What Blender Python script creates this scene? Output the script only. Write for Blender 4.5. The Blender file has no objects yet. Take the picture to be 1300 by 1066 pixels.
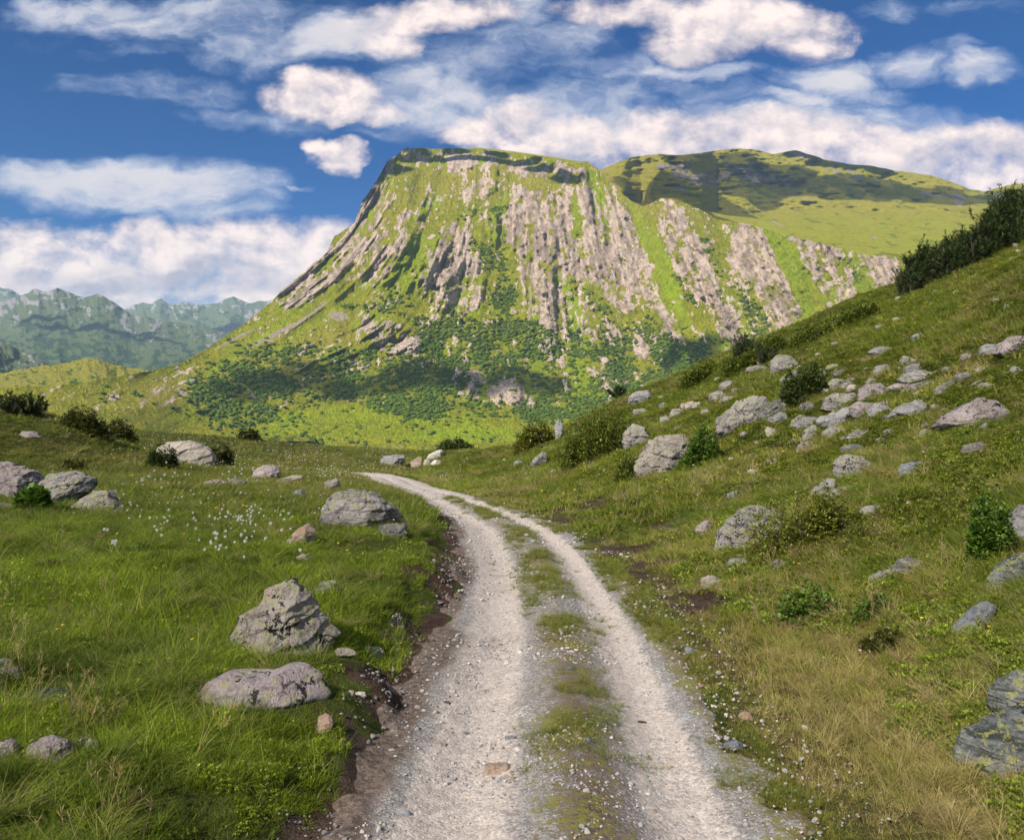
import bpy, math, random
import numpy as np
from mathutils import Vector
rng = np.random.default_rng(7)
random.seed(7)
S = bpy.context.scene
COL = S.collection
F = 1020.0                      # focal length in photo pixels (1300 wide)
CX, CY = 650.0, 488.0

# ------------------------------------------------------------------ noise
def _h(ix, iy, iz, seed):
    n = (ix.astype(np.int64) * 374761393 + iy.astype(np.int64) * 668265263 + iz.astype(np.int64) * 2147483647 + seed * 974634777) & 0xFFFFFFFF
    n = ((n ^ (n >> 13)) * 1274126177) & 0xFFFFFFFF
    n = ((n ^ (n >> 16)) * 2246822519) & 0xFFFFFFFF
    n = n ^ (n >> 15)
    return (n & 0xFFFFFF) / float(0xFFFFFF)
def _q(t): return t * t * t * (t * (t * 6 - 15) + 10)
def vn3(x, y, z, seed=0):
    x, y, z = np.broadcast_arrays(np.asarray(x, float), np.asarray(y, float), np.asarray(z, float))
    ix, iy, iz = np.floor(x), np.floor(y), np.floor(z)
    fx, fy, fz = _q(x - ix), _q(y - iy), _q(z - iz)
    r = 0
    for a in (0, 1):
        wx = fx if a else 1 - fx
        for b in (0, 1):
            wy = fy if b else 1 - fy
            for c in (0, 1):
                wz = fz if c else 1 - fz
                r = r + wx * wy * wz * _h(ix + a, iy + b, iz + c, seed)
    return r
def vn2(x, y, seed=0):
    x, y = np.broadcast_arrays(np.asarray(x, float), np.asarray(y, float))
    ix, iy = np.floor(x), np.floor(y)
    fx, fy = _q(x - ix), _q(y - iy)
    o = np.zeros_like(ix)
    return ((1 - fx) * (1 - fy) * _h(ix, iy, o, seed) + fx * (1 - fy) * _h(ix + 1, iy, o, seed)
            + (1 - fx) * fy * _h(ix, iy + 1, o, seed) + fx * fy * _h(ix + 1, iy + 1, o, seed))
def fbm2(x, y, oct=4, seed=0, rough=0.5):
    s, a, t = 0, 1.0, 0
    x = np.asarray(x, float); y = np.asarray(y, float)
    for k in range(oct):
        s = s + a * vn2(x, y, seed + k * 17); t += a; a *= rough
        x, y = x * 1.6 + y * 1.2 + 3.1, -x * 1.2 + y * 1.6 + 7.7
    return s / t
def fbm3(x, y, z, oct=4, seed=0, rough=0.5):
    s, a, t = 0, 1.0, 0
    for k in range(oct):
        s = s + a * vn3(x * 2 ** k + k * 5.3, y * 2 ** k + k * 9.1, z * 2 ** k + k * 2.7, seed + k * 13); t += a; a *= rough
    return s / t
def aniso(x, y, oct=4, seed=0, rough=0.5):      # fbm without rotation: keeps stretched features stretched
    s, a, t = 0, 1.0, 0
    for k in range(oct):
        s = s + a * vn2(x * 2 ** k + k * 5.3, y * 2 ** k + k * 9.1, seed + k * 13); t += a; a *= rough
    return s / t
def ss(a, b, x):
    t = np.clip((x - a) / (b - a), 0, 1); return t * t * (3 - 2 * t)

# ------------------------------------------------------------------ helpers
def tag(o, label=None, cat=None, group=None, kind=None):
    if label: o['label'] = label
    if cat: o['category'] = cat
    if group: o['group'] = group
    if kind: o['kind'] = kind
    return o
def link(o, parent=None):
    COL.objects.link(o)
    if parent is not None: o.parent = parent
    return o
def mesh_np(name, V, Fc, mats=(), smooth=True, attrs=None, mi=None):
    """V (n,3), Fc (m,k) with k 3 or 4"""
    V = np.asarray(V, np.float32); Fc = np.asarray(Fc, np.int32)
    me = bpy.data.meshes.new(name)
    k = Fc.shape[1]
    me.vertices.add(len(V)); me.vertices.foreach_set('co', V.ravel())
    me.loops.add(Fc.size); me.loops.foreach_set('vertex_index', Fc.ravel())
    me.polygons.add(len(Fc))
    me.polygons.foreach_set('loop_start', np.arange(0, Fc.size, k, dtype=np.int32))
    me.polygons.foreach_set('loop_total', np.full(len(Fc), k, np.int32))
    if smooth: me.polygons.foreach_set('use_smooth', np.ones(len(Fc), bool))
    if mi is not None: me.polygons.foreach_set('material_index', np.asarray(mi, np.int32))
    for m in mats: me.materials.append(m)
    me.update(calc_edges=True); me.validate()
    if attrs:
        for n, a in attrs.items():
            a = np.asarray(a, np.float32)
            if a.ndim == 1:
                at = me.attributes.new(n, 'FLOAT', 'POINT'); at.data.foreach_set('value', a)
            else:
                at = me.attributes.new(n, 'FLOAT_COLOR', 'POINT')
                at.data.foreach_set('color', np.concatenate([a, np.ones((len(a), 1), np.float32)], 1).ravel())
    return me
def mobj(name, me, parent=None): return link(bpy.data.objects.new(name, me), parent)
def grid_faces(nr, nc, wrap=False):
    r = np.arange(nr - 1)[:, None]; c = np.arange(nc if wrap else nc - 1)[None, :]
    c2 = (c + 1) % nc
    return np.stack([r * nc + c, r * nc + c2, (r + 1) * nc + c2, (r + 1) * nc + c], -1).reshape(-1, 4)
_ico = {}
def ico(sub):
    if sub in _ico: return _ico[sub]
    t = (1 + 5 ** .5) / 2
    V = [(-1, t, 0), (1, t, 0), (-1, -t, 0), (1, -t, 0), (0, -1, t), (0, 1, t), (0, -1, -t), (0, 1, -t), (t, 0, -1), (t, 0, 1), (-t, 0, -1), (-t, 0, 1)]
    Fc = [(0, 11, 5), (0, 5, 1), (0, 1, 7), (0, 7, 10), (0, 10, 11), (1, 5, 9), (5, 11, 4), (11, 10, 2), (10, 7, 6), (7, 1, 8), (3, 9, 4), (3, 4, 2), (3, 2, 6), (3, 6, 8), (3, 8, 9), (4, 9, 5), (2, 4, 11), (6, 2, 10), (8, 6, 7), (9, 8, 1)]
    V = [np.array(v) / np.linalg.norm(v) for v in V]
    for _ in range(sub):
        mid = {}; nf = []
        def m(a, b):
            k = (min(a, b), max(a, b))
            if k not in mid:
                v = V[a] + V[b]; V.append(v / np.linalg.norm(v)); mid[k] = len(V) - 1
            return mid[k]
        for a, b, c in Fc:
            x, y, z = m(a, b), m(b, c), m(c, a)
            nf += [(a, x, z), (b, y, x), (c, z, y), (x, y, z)]
        Fc = nf
    _ico[sub] = (np.array(V), np.array(Fc))
    return _ico[sub]

# ------------------------------------------------------------------ material node helper
class NT:
    def __init__(s, tree): s.t = tree; s.n = tree.nodes; s.l = tree.links
    def node(s, typ, **kw):
        n = s.n.new(typ)
        for k, v in kw.items(): setattr(n, k, v)
        return n
    def put(s, sock, v):
        if v is None: return
        if isinstance(v, bpy.types.NodeSocket): s.l.new(v, sock)
        elif isinstance(v, (tuple, list)) and sock.type == 'RGBA' and len(v) == 3: sock.default_value = (*v, 1)
        else: sock.default_value = v
    def math(s, op, a, b=None, c=None, clamp=False):
        n = s.node('ShaderNodeMath', operation=op, use_clamp=clamp)
        for i, v in enumerate((a, b, c)): s.put(n.inputs[i], v)
        return n.outputs[0]
    def vmath(s, op, a, b=None):
        n = s.node('ShaderNodeVectorMath', operation=op)
        s.put(n.inputs[0], a); s.put(n.inputs[1], b)
        return n.outputs[0]
    def mix(s, f, a, b, mode='MIX'):
        n = s.node('ShaderNodeMix', data_type='RGBA', blend_type=mode, clamp_factor=True)
        s.put(n.inputs[0], f); s.put(n.inputs[6], a); s.put(n.inputs[7], b)
        return n.outputs[2]
    def sstep(s, x, a, b, lo=0.0, hi=1.0):
        n = s.node('ShaderNodeMapRange', interpolation_type='SMOOTHSTEP')
        s.put(n.inputs[0], x); n.inputs[1].default_value = a; n.inputs[2].default_value = b
        n.inputs[3].default_value = lo; n.inputs[4].default_value = hi
        return n.outputs[0]
    def noise(s, vec, scale, detail=4, rough=.55, dist=0.0):
        n = s.node('ShaderNodeTexNoise')
        s.put(n.inputs['Vector'], vec); n.inputs['Scale'].default_value = scale; n.inputs['Detail'].default_value = detail
        n.inputs['Roughness'].default_value = rough; n.inputs['Distortion'].default_value = dist
        return n.outputs['Fac']
    def voro(s, vec, scale, feat='F1', out='Distance'):
        n = s.node('ShaderNodeTexVoronoi', feature=feat)
        s.put(n.inputs['Vector'], vec); n.inputs['Scale'].default_value = scale
        return n.outputs[out]
    def attr(s, name, typ='GEOMETRY', out='Fac'):
        n = s.node('ShaderNodeAttribute', attribute_name=name, attribute_type=typ); return n.outputs[out]
    def scale(s, vec, sc):
        n = s.node('ShaderNodeMapping'); s.put(n.inputs[0], vec); n.inputs['Scale'].default_value = sc
        return n.outputs[0]
    def bump(s, h, strength, dist):
        n = s.node('ShaderNodeBump'); n.inputs['Strength'].default_value = strength; n.inputs['Distance'].default_value = dist
        s.put(n.inputs['Height'], h); return n.outputs[0]
def mat(name):
    m = bpy.data.materials.new(name); m.use_nodes = True
    m.node_tree.nodes.clear(); t = NT(m.node_tree)
    out = t.node('ShaderNodeOutputMaterial')
    return m, t, out
def principled(t, out, col, rough=.9, normal=None, spec=.25):
    p = t.node('ShaderNodeBsdfPrincipled')
    t.put(p.inputs['Base Color'], col); t.put(p.inputs['Roughness'], rough); t.put(p.inputs['Normal'], normal)
    p.inputs['Specular IOR Level'].default_value = spec
    t.l.new(p.outputs[0], out.inputs[0]); return p
def leafy(t, out, col, trans=.35, rough=.6, spec=.2):
    p = t.node('ShaderNodeBsdfPrincipled'); t.put(p.inputs['Base Color'], col); p.inputs['Roughness'].default_value = rough
    p.inputs['Specular IOR Level'].default_value = spec
    tr = t.node('ShaderNodeBsdfTranslucent'); t.put(tr.inputs[0], col)
    mx = t.node('ShaderNodeMixShader'); mx.inputs[0].default_value = trans
    t.l.new(p.outputs[0], mx.inputs[1]); t.l.new(tr.outputs[0], mx.inputs[2]); t.l.new(mx.outputs[0], out.inputs[0])
def objcoord(t): return t.node('ShaderNodeTexCoord').outputs['Object']

# ------------------------------------------------------------------ camera
cam = bpy.data.cameras.new('camera'); cam.sensor_width = 36; cam.lens = 36 * F / 1300
cam.shift_y = -45 / 1300.0; cam.clip_start = .05; cam.clip_end = 120000
co = link(bpy.data.objects.new('camera', cam)); co.rotation_euler = (math.pi / 2, 0, 0)
S.camera = co

# ------------------------------------------------------------------ sun, view
SUN_AZ, SUN_EL = math.radians(41), math.radians(40)      # sun behind the camera, to the left
SD = np.array([-math.cos(SUN_EL) * math.sin(SUN_AZ), -math.cos(SUN_EL) * math.cos(SUN_AZ), math.sin(SUN_EL)])
sl = bpy.data.lights.new('sun', 'SUN'); sl.energy = 5.0; sl.angle = math.radians(.55); sl.color = (1, .89, .73)
so = link(bpy.data.objects.new('sun', sl)); so.rotation_euler = Vector(SD).to_track_quat('Z', 'Y').to_euler()
S.view_settings.view_transform = 'Standard'; S.view_settings.look = 'None'
S.view_settings.exposure = 0.95; S.view_settings.gamma = 1
S.cycles.use_denoising = True; S.cycles.denoiser = 'OPENIMAGEDENOISE'
S.cycles.max_bounces = 4; S.cycles.diffuse_bounces = 2; S.cycles.glossy_bounces = 2; S.cycles.transmission_bounces = 3
S.cycles.transparent_max_bounces = 8; S.cycles.volume_bounces = 0
S.cycles.use_adaptive_sampling = True; S.cycles.adaptive_threshold = .02
S.cycles.caustics_reflective = False; S.cycles.caustics_refractive = False

# ------------------------------------------------------------------ near terrain
_rY = np.array([-12, 0, 4.65, 5.69, 8.05, 10.7, 13.8, 17.5, 24, 32, 38, 42, 45, 48, 50, 62])
_rX = np.array([-.3, .10, .25, .29, .36, .34, .22, -.12, -1.2, -3.0, -4.6, -6.3, -8.6, -12, -15, -34])
_fy = np.linspace(-12, 62, 1500)
_fx = np.interp(_fy, _rY, _rX)
for _ in range(3):
    _p = np.pad(_fx, 20, mode='edge'); _fx = np.convolve(_p, np.ones(41) / 41, 'valid')
_fd = np.gradient(_fx, _fy)
def road_x(Y): return np.interp(Y, _fy, _fx)
def foot_x(Y): return np.where(Y < 34, road_x(Y), -3.5 - .22 * (Y - 34))       # foot of the right slope
def road_d(X, Y):
    d = (X - road_x(Y)) / np.sqrt(1 + np.interp(Y, _fy, _fd) ** 2)
    e = X - foot_x(Y)
    return np.where(Y > 51, np.sign(e) * np.maximum(np.abs(e), 3), d)
PUD = (-3.05, 5.25, .62)
_ct = np.linspace(-1.2, 1.2, 97); _cv = np.zeros(97)
def H(X, Y, micro=True):
    X = np.asarray(X, float); Y = np.asarray(Y, float)
    return np.maximum(H0(X, Y, micro) + np.interp(X / np.maximum(Y, 1.0), _ct, _cv) * Y * ss(14, 48, Y), -167.)
def H0(X, Y, micro=True):
    X = np.asarray(X, float); Y = np.asarray(Y, float)
    Yc = np.clip(Y, -9, None)
    R = -1.9 - .07 * np.minimum(Yc, 55) - .03 * np.clip(Yc - 55, 0, 200)
    d = road_d(X, Yc)
    z = R.copy() if isinstance(R, np.ndarray) else R
    inner = 1 - ss(1.0, 1.7, np.abs(d))
    bn = fbm2(X * .9, Y * .9, 2, 5)
    z = z + .26 * ss(1.12, 1.72, -d + .8 * (bn - .5) + .25 * (fbm2(X * 4, Y * 4, 2, 6) - .5)) * (1 - ss(18, 36, Yc))
    z = z - .25 * np.exp(-((Y - 49.5) / 2.5) ** 2 - ((X + 15) / 5) ** 2)
    z = z + 1.8 * (np.clip(-X - 5, 0, 80) / 34) ** 1.5
    w_ = ss(22, 34, Yc); s = np.clip(d * (1 - w_) + (X - foot_x(Yc)) * w_ - 1.5, 0, None)
    s = np.where(s > 46, 46 + 30 * (1 - np.exp(-(s - 46) / 30)), s)
    z = z + .425 * (s - 1.6 * (1 - np.exp(-s / 1.6)))
    z = z + 2.75 * np.exp(-((X + 30) / 7.5) ** 2 - ((Y - 45) / 9) ** 2)
    z = z - .16 * np.exp(-(((X - PUD[0]) / .5) ** 2 + ((Y - PUD[1]) / .34) ** 2) ** 2)
    # ruts of the track
    z = z - inner * (.085 * np.exp(-((d + .52) / .27) ** 2) + .085 * np.exp(-((d - .66) / .22) ** 2) - .03 * np.exp(-((d - .14) / .2) ** 2))
    off = 1 - inner
    z = z + off * (1 - .6 * ss(28, 40, Y) * ss(4, -2, X) * ss(-22, -14, X)) * (.42 * (fbm2(X * .16, Y * .16, 3, 21) - .5) * ss(1.5, 5, np.abs(d)) + .17 * (fbm2(X * .75, Y * .75, 3, 22) - .5))
    rs = ss(3, 9, d)
    z = z + rs * (.6 * (fbm2(X * .33 + Y * .1, Y * .2, 3, 24) - .5) + .34 * (fbm2(X * .8, Y * .8, 3, 26) - .5) + .05 * np.sin(s * 4.6 + 7 * fbm2(X * .3, Y * .3, 2, 27)))
    if micro: z = z + off * .07 * (fbm2(X * 3, Y * 3, 2, 23) - .5)
    yb = 84 - 27 * ss(-14, 1, X)
    q = np.clip(Y - yb + 4 * (fbm2(X * .06, 0, 2, 31) - .5), 0, None)
    z = z - .011 * q * q / (1 + q / 55)
    return np.maximum(z, -165 + 2 * (vn2(X * .01, Y * .01, 9) - .5))
_sky = np.array([(-300, 500), (0, 521), (60, 524), (100, 535), (130, 540), (175, 546), (200, 548), (300, 556), (400, 565), (500, 570), (560, 573), (620, 570), (650, 564), (700, 549), (740, 532), (780, 509), (800, 499), (850, 479), (900, 457), (945, 436), (990, 421), (1050, 393), (1100, 372), (1150, 358), (1200, 337), (1250, 311), (1300, 288), (1400, 240), (1700, 110)], float)
_yv = np.exp(np.linspace(math.log(5), math.log(115), 500))
for _i in range(5):                             # the rolling edge of the meadow and of the right slope, set to where the land drops out of sight
    _r = (CY - F * H(_ct[:, None] * _yv[None, :], np.broadcast_to(_yv[None, :], (97, 500)), False) / _yv[None, :]).min(1)
    _dl = np.clip(_r - np.interp(CX + F * _ct, _sky[:, 0], _sky[:, 1]), -120, 120) / F
    _cv = _cv + np.convolve(np.pad(_dl, 1, mode='edge'), [.25, .5, .25], 'valid') * .9
def hit(px, row):
    """where the ray through a photo pixel meets the near terrain"""
    Yv = np.exp(np.linspace(math.log(2.2), math.log(95), 1400))
    X = (px - CX) / F * Yv; Z = (CY - row) / F * Yv
    below = Z < H(X, Yv, False)
    i = int(np.argmax(below)) if below.any() else int(np.argmin(Z - H(X, Yv, False)))
    Y = Yv[i]; return X[i], Y, float(H(X[i], Y, False))

_rp = [hit(a, b) for a, b in ((705, 976), (700, 900), (697, 800), (681, 740), (668, 700), (645, 670), (580, 638), (544, 624), (514, 614), (498, 606), (470, 602))]
_rY = np.array([-12, 0] + [p[1] for p in _rp] + [_rp[-1][1] + 2.5, _rp[-1][1] + 18]); _rX = np.array([-.3, .10] + [p[0] for p in _rp] + [_rp[-1][0] - 4.5, _rp[-1][0] - 36])
ROAD_END = _rp[-1][1] + 2.2
print('road', [(round(p[0], 1), round(p[1], 1)) for p in _rp])
_fx = np.interp(_fy, _rY, _rX)
for _ in range(2): _fx = np.convolve(np.pad(_fx, 20, mode='edge'), np.ones(41) / 41, 'valid')
_fd = np.gradient(_fx, _fy)
def zones(X, Y):
    """soil, dryness, heath weights of the near ground"""
    d = road_d(X, np.clip(Y, -9, None))
    n1 = fbm2(X * 1.3, Y * 1.3, 3, 41); n2 = fbm2(X * .35, Y * .35, 3, 42); n3 = fbm2(X * 5, Y * 5, 2, 43)
    left = ss(.95, 1.15, -d) * (1 - ss(1.30, 1.62, -d + 1.3 * (n1 - .5) + .5 * (n3 - .5)))
    left = left * (1 - .75 * ss(13, 22, Y)) 
    right = ss(1.2, 1.5, d) * (1 - ss(1.9, 2.5, d)) * ss(.46, .56, n1) * ss(8, 9.5, Y) * (1 - ss(19, 24, Y)) 
    right = right + ss(1.5, 2.0, d) * (1 - ss(2.8, 4.2, d)) * ss(.42, .52, n1) * ss(14, 16, Y) * (1 - ss(26, 32, Y))
    dirt = np.clip(left * 1.15 + right, 0, 1)
    dry = np.where(d > 0, ss(1.1, 1.5, d) * (.36 + 2.0 * (n2 - .5)), .14 + .9 * (n2 - .5) + .5 * ss(14, 40, Y))
    dry = np.clip(dry + .25 * ss(1.2, 1.5, d) * (1 - ss(2.4, 3.6, d)) + .5 * (n1 - .5), 0, 1)
    heath = np.clip(ss(.47, .56, fbm2(X * .4 + 4, Y * .4, 4, 44) + .10 * ss(28, 50, Y)) * ss(3.0, 5.5, d)
                    + ss(30, 36, Y) * ss(-17, -22, X) * .9 * ss(.35, .55, n1 * .5 + n2 * .5 + .1), 0, 1)
    return d, dirt, dry, heath

# ground sheet: polar grid about the camera, out to the horizon
def build_ground():
    front = np.linspace(-52, 52, 620)
    rest = np.linspace(52, 308, 110)[1:-1]
    th = np.radians(np.concatenate([front, rest]))
    r = np.concatenate([np.exp(np.linspace(math.log(.7), math.log(150), 460)), np.exp(np.linspace(math.log(150), math.log(50000), 60))[1:]])
    RR, TT = np.meshgrid(r, th, indexing='ij')
    X, Y = RR * np.sin(TT), RR * np.cos(TT)
    Z = H(X, Y)
    d, dirt, dry, heath = zones(X, Y)
    Z = Z - .06 * (1 - ss(.78, .98, np.abs(d))) * (Y > -6) * (Y < 60)
    V = np.stack([X, Y, Z], -1).reshape(-1, 3)
    nr, nc = RR.shape
    Fc = grid_faces(nr, nc, True)[:, ::-1]
    V = np.concatenate([V, [[0, 0, float(H(0., 0.))]]]); ci = len(V) - 1
    a = [np.append(x.ravel(), 0) for x in (dirt, dry, heath)]
    tri = np.stack([np.arange(nc), (np.arange(nc) + 1) % nc, np.full(nc, ci), np.full(nc, ci)], 1)
    me = mesh_np('ground', V, Fc, [M_ground], attrs={'dirt': a[0], 'dry': a[1], 'heath': a[2]})
    return tag(mobj('ground', me), 'rough alpine meadow ground with grass, heath and bare brown soil', 'ground', kind='structure')

m, t, o = mat('ground_soil'); M_ground = m
P = t.node('ShaderNodeNewGeometry').outputs['Position']
nA = t.noise(P, 1.6, 6, .65); nB = t.noise(P, 14, 5, .7); nC = t.noise(P, 60, 3, .7)
g = t.mix(t.sstep(nA, .35, .65), (.045, .075, .014), (.09, .12, .025))
g = t.mix(t.attr('dry'), g, t.mix(t.sstep(nB, .3, .7), (.16, .12, .05), (.10, .10, .03)))
g = t.mix(t.math('MULTIPLY', t.attr('heath'), .8), g, t.mix(nB, (.03, .05, .012), (.07, .07, .025)))
soil = t.mix(t.sstep(nB, .3, .7), (.045, .026, .018), (.12, .078, .058))
soil = t.mix(t.sstep(nA, .45, .6), soil, t.mix(nC, (.05, .035, .027), (.17, .125, .10)))
soil = t.mix(t.sstep(nC, .62, .75), soil, (.26, .2, .16))
g = t.mix(t.sstep(t.math('ADD', t.attr('dirt'), t.math('MULTIPLY', t.math('SUBTRACT', nB, .5), .9)), .4, .6), g, soil)
principled(t, o, g, .95, t.bump(t.math('ADD', t.math('MULTIPLY', nB, 2), nC), 1.0, .05), .1)
ground = build_ground()

# ------------------------------------------------------------------ track
m, t, o = mat('track_gravel'); M_track = m
P = t.node('ShaderNodeNewGeometry').outputs['Position']
nS = t.noise(P, 2.2, 5, .6); nM = t.noise(P, 22, 5, .7); nF = t.noise(P, 110, 3, .7)
v1 = t.voro(P, 55, 'F1', 'Color'); vd = t.voro(P, 55)
cr = t.node('ShaderNodeSeparateColor'); t.l.new(v1, cr.inputs[0])
stone = t.mix(t.math('POWER', cr.outputs[0], 1.0), (.42, .375, .34), (.72, .66, .62))
stone = t.mix(t.sstep(cr.outputs[1], .72, .8), stone, (.30, .29, .30))
dust = t.mix(t.sstep(nM, .3, .7), (.36, .305, .265), (.64, .575, .525))
grit = t.mix(t.sstep(nF, .35, .65), (.16, .145, .135), t.mix(cr.outputs[0], (.24, .235, .235), (.58, .56, .54)))
g = t.mix(t.sstep(t.math('ADD', t.attr('rut'), t.math('MULTIPLY', t.math('ADD', t.math('SUBTRACT', nS, .5), t.math('SUBTRACT', nM, .5)), 1.5)), .15, .75), grit, t.mix(t.sstep(nF, .4, .6), dust, stone))
brown = t.mix(t.sstep(nM, .35, .65), (.055, .037, .028), t.mix(nF, (.11, .078, .06), (.30, .24, .20)))
wear = t.math('ADD', t.attr('wear'), t.math('ADD', t.math('MULTIPLY', t.math('SUBTRACT', nS, .5), .9), t.math('MULTIPLY', t.math('SUBTRACT', nM, .5), .8)))
g = t.mix(t.math('MULTIPLY', t.sstep(wear, .42, .80), .9), g, brown)
blue = t.mix(cr.outputs[2], (.22, .235, .25), (.50, .51, .53))
g = t.mix(t.sstep(t.math('ADD', t.attr('blue'), t.math('ADD', t.math('MULTIPLY', t.math('SUBTRACT', nM, .5), 1.6), t.math('SUBTRACT', nS, .5))), .42, .75), g, blue)
moss = t.math('ADD', t.attr('moss'), t.math('ADD', t.math('MULTIPLY', t.math('SUBTRACT', nS, .5), .8), t.math('MULTIPLY', t.math('SUBTRACT', nM, .5), 1.9)))
g = t.mix(t.math('MULTIPLY', t.sstep(moss, .46, .70), .9), g, t.mix(t.sstep(nS, .38, .58), t.mix(nF, (.085, .06, .035), (.20, .155, .09)), t.mix(nF, (.11, .115, .02), (.27, .255, .06))))
principled(t, o, g, .95, t.bump(t.math('ADD', t.math('MULTIPLY', vd, -.8), t.math('ADD', nM, nF)), .6, .010), .15)
def build_track():
    Y = -4 + np.cumsum(np.concatenate([[0], np.interp(np.linspace(0, 1, 760), [0, .25, .7, 1], [.03, .02, .09, .28])]))
    Y = Y[Y < ROAD_END]; D = np.linspace(-1.75, 1.75, 150)
    YY, DD = np.meshgrid(Y, D, indexing='ij')
    sl_ = np.interp(YY, _fy, _fd); c = 1 / np.sqrt(1 + sl_ ** 2)
    DD = DD * (1 + .14 * ss(10, 20, YY) + .5 * ss(30, 40, YY)); X = road_x(YY) + DD * c; Yv = YY - DD * sl_ * c
    Z = H(X, Yv, False)
    DD = DD / (1 + .14 * ss(10, 20, YY) + .5 * ss(30, 40, YY))
    en = .34 * (fbm2(X * 1.1, Yv * 1.1, 3, 51) - .5) + .2 * (fbm2(X * 5, Yv * 5, 2, 52) - .5)
    edge = ss(.98, 1.30, np.where(DD < 0, -DD * 1.03, DD - .06) + 1.25 * en)
    Z = Z + .022 - .085 * edge
    Z += .022 * (fbm2(X * 6, Yv * 6, 3, 53) - .5) + .014 * (fbm2(X * 24, Yv * 24, 2, 54) - .5)
    nn = fbm2(X * .8, Yv * .8, 3, 55)
    moss = 1.0 * np.exp(-((DD - .12) / .33) ** 4) * (.60 + .8 * (nn - .5)) + (.62 + .5 * (nn - .5)) * ss(.84, 1.02, DD) + .3 * ss(.9, 1.2, -DD) * ss(12, 20, YY)
    moss *= (1 - .85 * ss(24, 33, YY))
    wear = .85 * ss(.72, 1.15, -DD + .3 * (nn - .5)) + .3 * np.exp(-((DD + .45) / .25) ** 2) * nn + .55 * np.exp(-((DD - .18) / .26) ** 2) * (1 - .6 * ss(5, 10, YY)) + .3 * ss(.85, 1.2, DD) + .26
    V = np.stack([X, Yv, Z], -1).reshape(-1, 3)
    me = mesh_np('track', V, grid_faces(*X.shape)[:, ::-1], [M_track], attrs={'rut': (.8 * ss(24, 33, YY) + np.exp(-((DD + .52) / .30) ** 4) + np.exp(-((DD - .66) / .22) ** 4)).ravel(), 'moss': moss.ravel(), 'wear': wear.ravel(), 'blue': (.42 * np.exp(-((DD + .1) / .2) ** 2) + .55 * np.exp(-((DD - 1.0) / .2) ** 2) + .2 * (nn - .4)).ravel()})
    me.flip_normals() if me.polygons[0].normal.z < 0 else None
    return tag(mobj('track', me), 'pale gravel farm track with two ruts curving left into the meadow', 'track', kind='structure')
build_track()

# ------------------------------------------------------------------ GN scatter
def scatter(name, pts, rot, scl, var, tint, protos):
    """one mesh of points with a geometry-nodes instancer; protos are prototype meshes kept out of the scene"""
    pc = bpy.data.collections.new(name + '_kinds')
    for i, me in enumerate(protos):
        pc.objects.link(bpy.data.objects.new('%s_kind_%02d' % (name, i), me))
    me = bpy.data.meshes.new(name); n = len(pts)
    me.vertices.add(n); me.vertices.foreach_set('co', np.asarray(pts, np.float32).ravel())
    for an, ty, arr, key in (('rot', 'FLOAT_VECTOR', rot, 'vector'), ('scl', 'FLOAT_VECTOR', scl, 'vector')):
        a = me.attributes.new(an, ty, 'POINT'); a.data.foreach_set(key, np.asarray(arr, np.float32).ravel())
    a = me.attributes.new('var', 'INT', 'POINT'); a.data.foreach_set('value', np.asarray(var, np.int32))
    a = me.attributes.new('tint', 'FLOAT_COLOR', 'POINT')
    a.data.foreach_set('color', np.concatenate([tint, np.ones((n, 1))], 1).astype(np.float32).ravel())
    ob = mobj(name, me)
    ng = bpy.data.node_groups.new(name, 'GeometryNodeTree')
    ng.interface.new_socket('Geometry', in_out='INPUT', socket_type='NodeSocketGeometry')
    ng.interface.new_socket('Geometry', in_out='OUTPUT', socket_type='NodeSocketGeometry')
    N, L = ng.nodes, ng.links
    gi, go = N.new('NodeGroupInput'), N.new('NodeGroupOutput')
    mp = N.new('GeometryNodeMeshToPoints'); ip = N.new('GeometryNodeInstanceOnPoints')
    ci = N.new('GeometryNodeCollectionInfo'); ci.inputs['Collection'].default_value = pc
    ci.inputs['Separate Children'].default_value = True; ci.inputs['Reset Children'].default_value = True
    def na(nm, ty):
        q = N.new('GeometryNodeInputNamedAttribute'); q.data_type = ty; q.inputs['Name'].default_value = nm; return q.outputs[0]
    er = N.new('FunctionNodeEulerToRotation')
    L.new(na('rot', 'FLOAT_VECTOR'), er.inputs[0])
    L.new(gi.outputs[0], mp.inputs[0]); L.new(mp.outputs[0], ip.inputs['Points']); L.new(ci.outputs[0], ip.inputs['Instance'])
    ip.inputs['Pick Instance'].default_value = True
    L.new(na('var', 'INT'), ip.inputs['Instance Index']); L.new(er.outputs[0], ip.inputs['Rotation']); L.new(na('scl', 'FLOAT_VECTOR'), ip.inputs['Scale'])
    L.new(ip.outputs[0], go.inputs[0])
    md = ob.modifiers.new('scatter', 'NODES'); md.node_group = ng
    return ob

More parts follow.
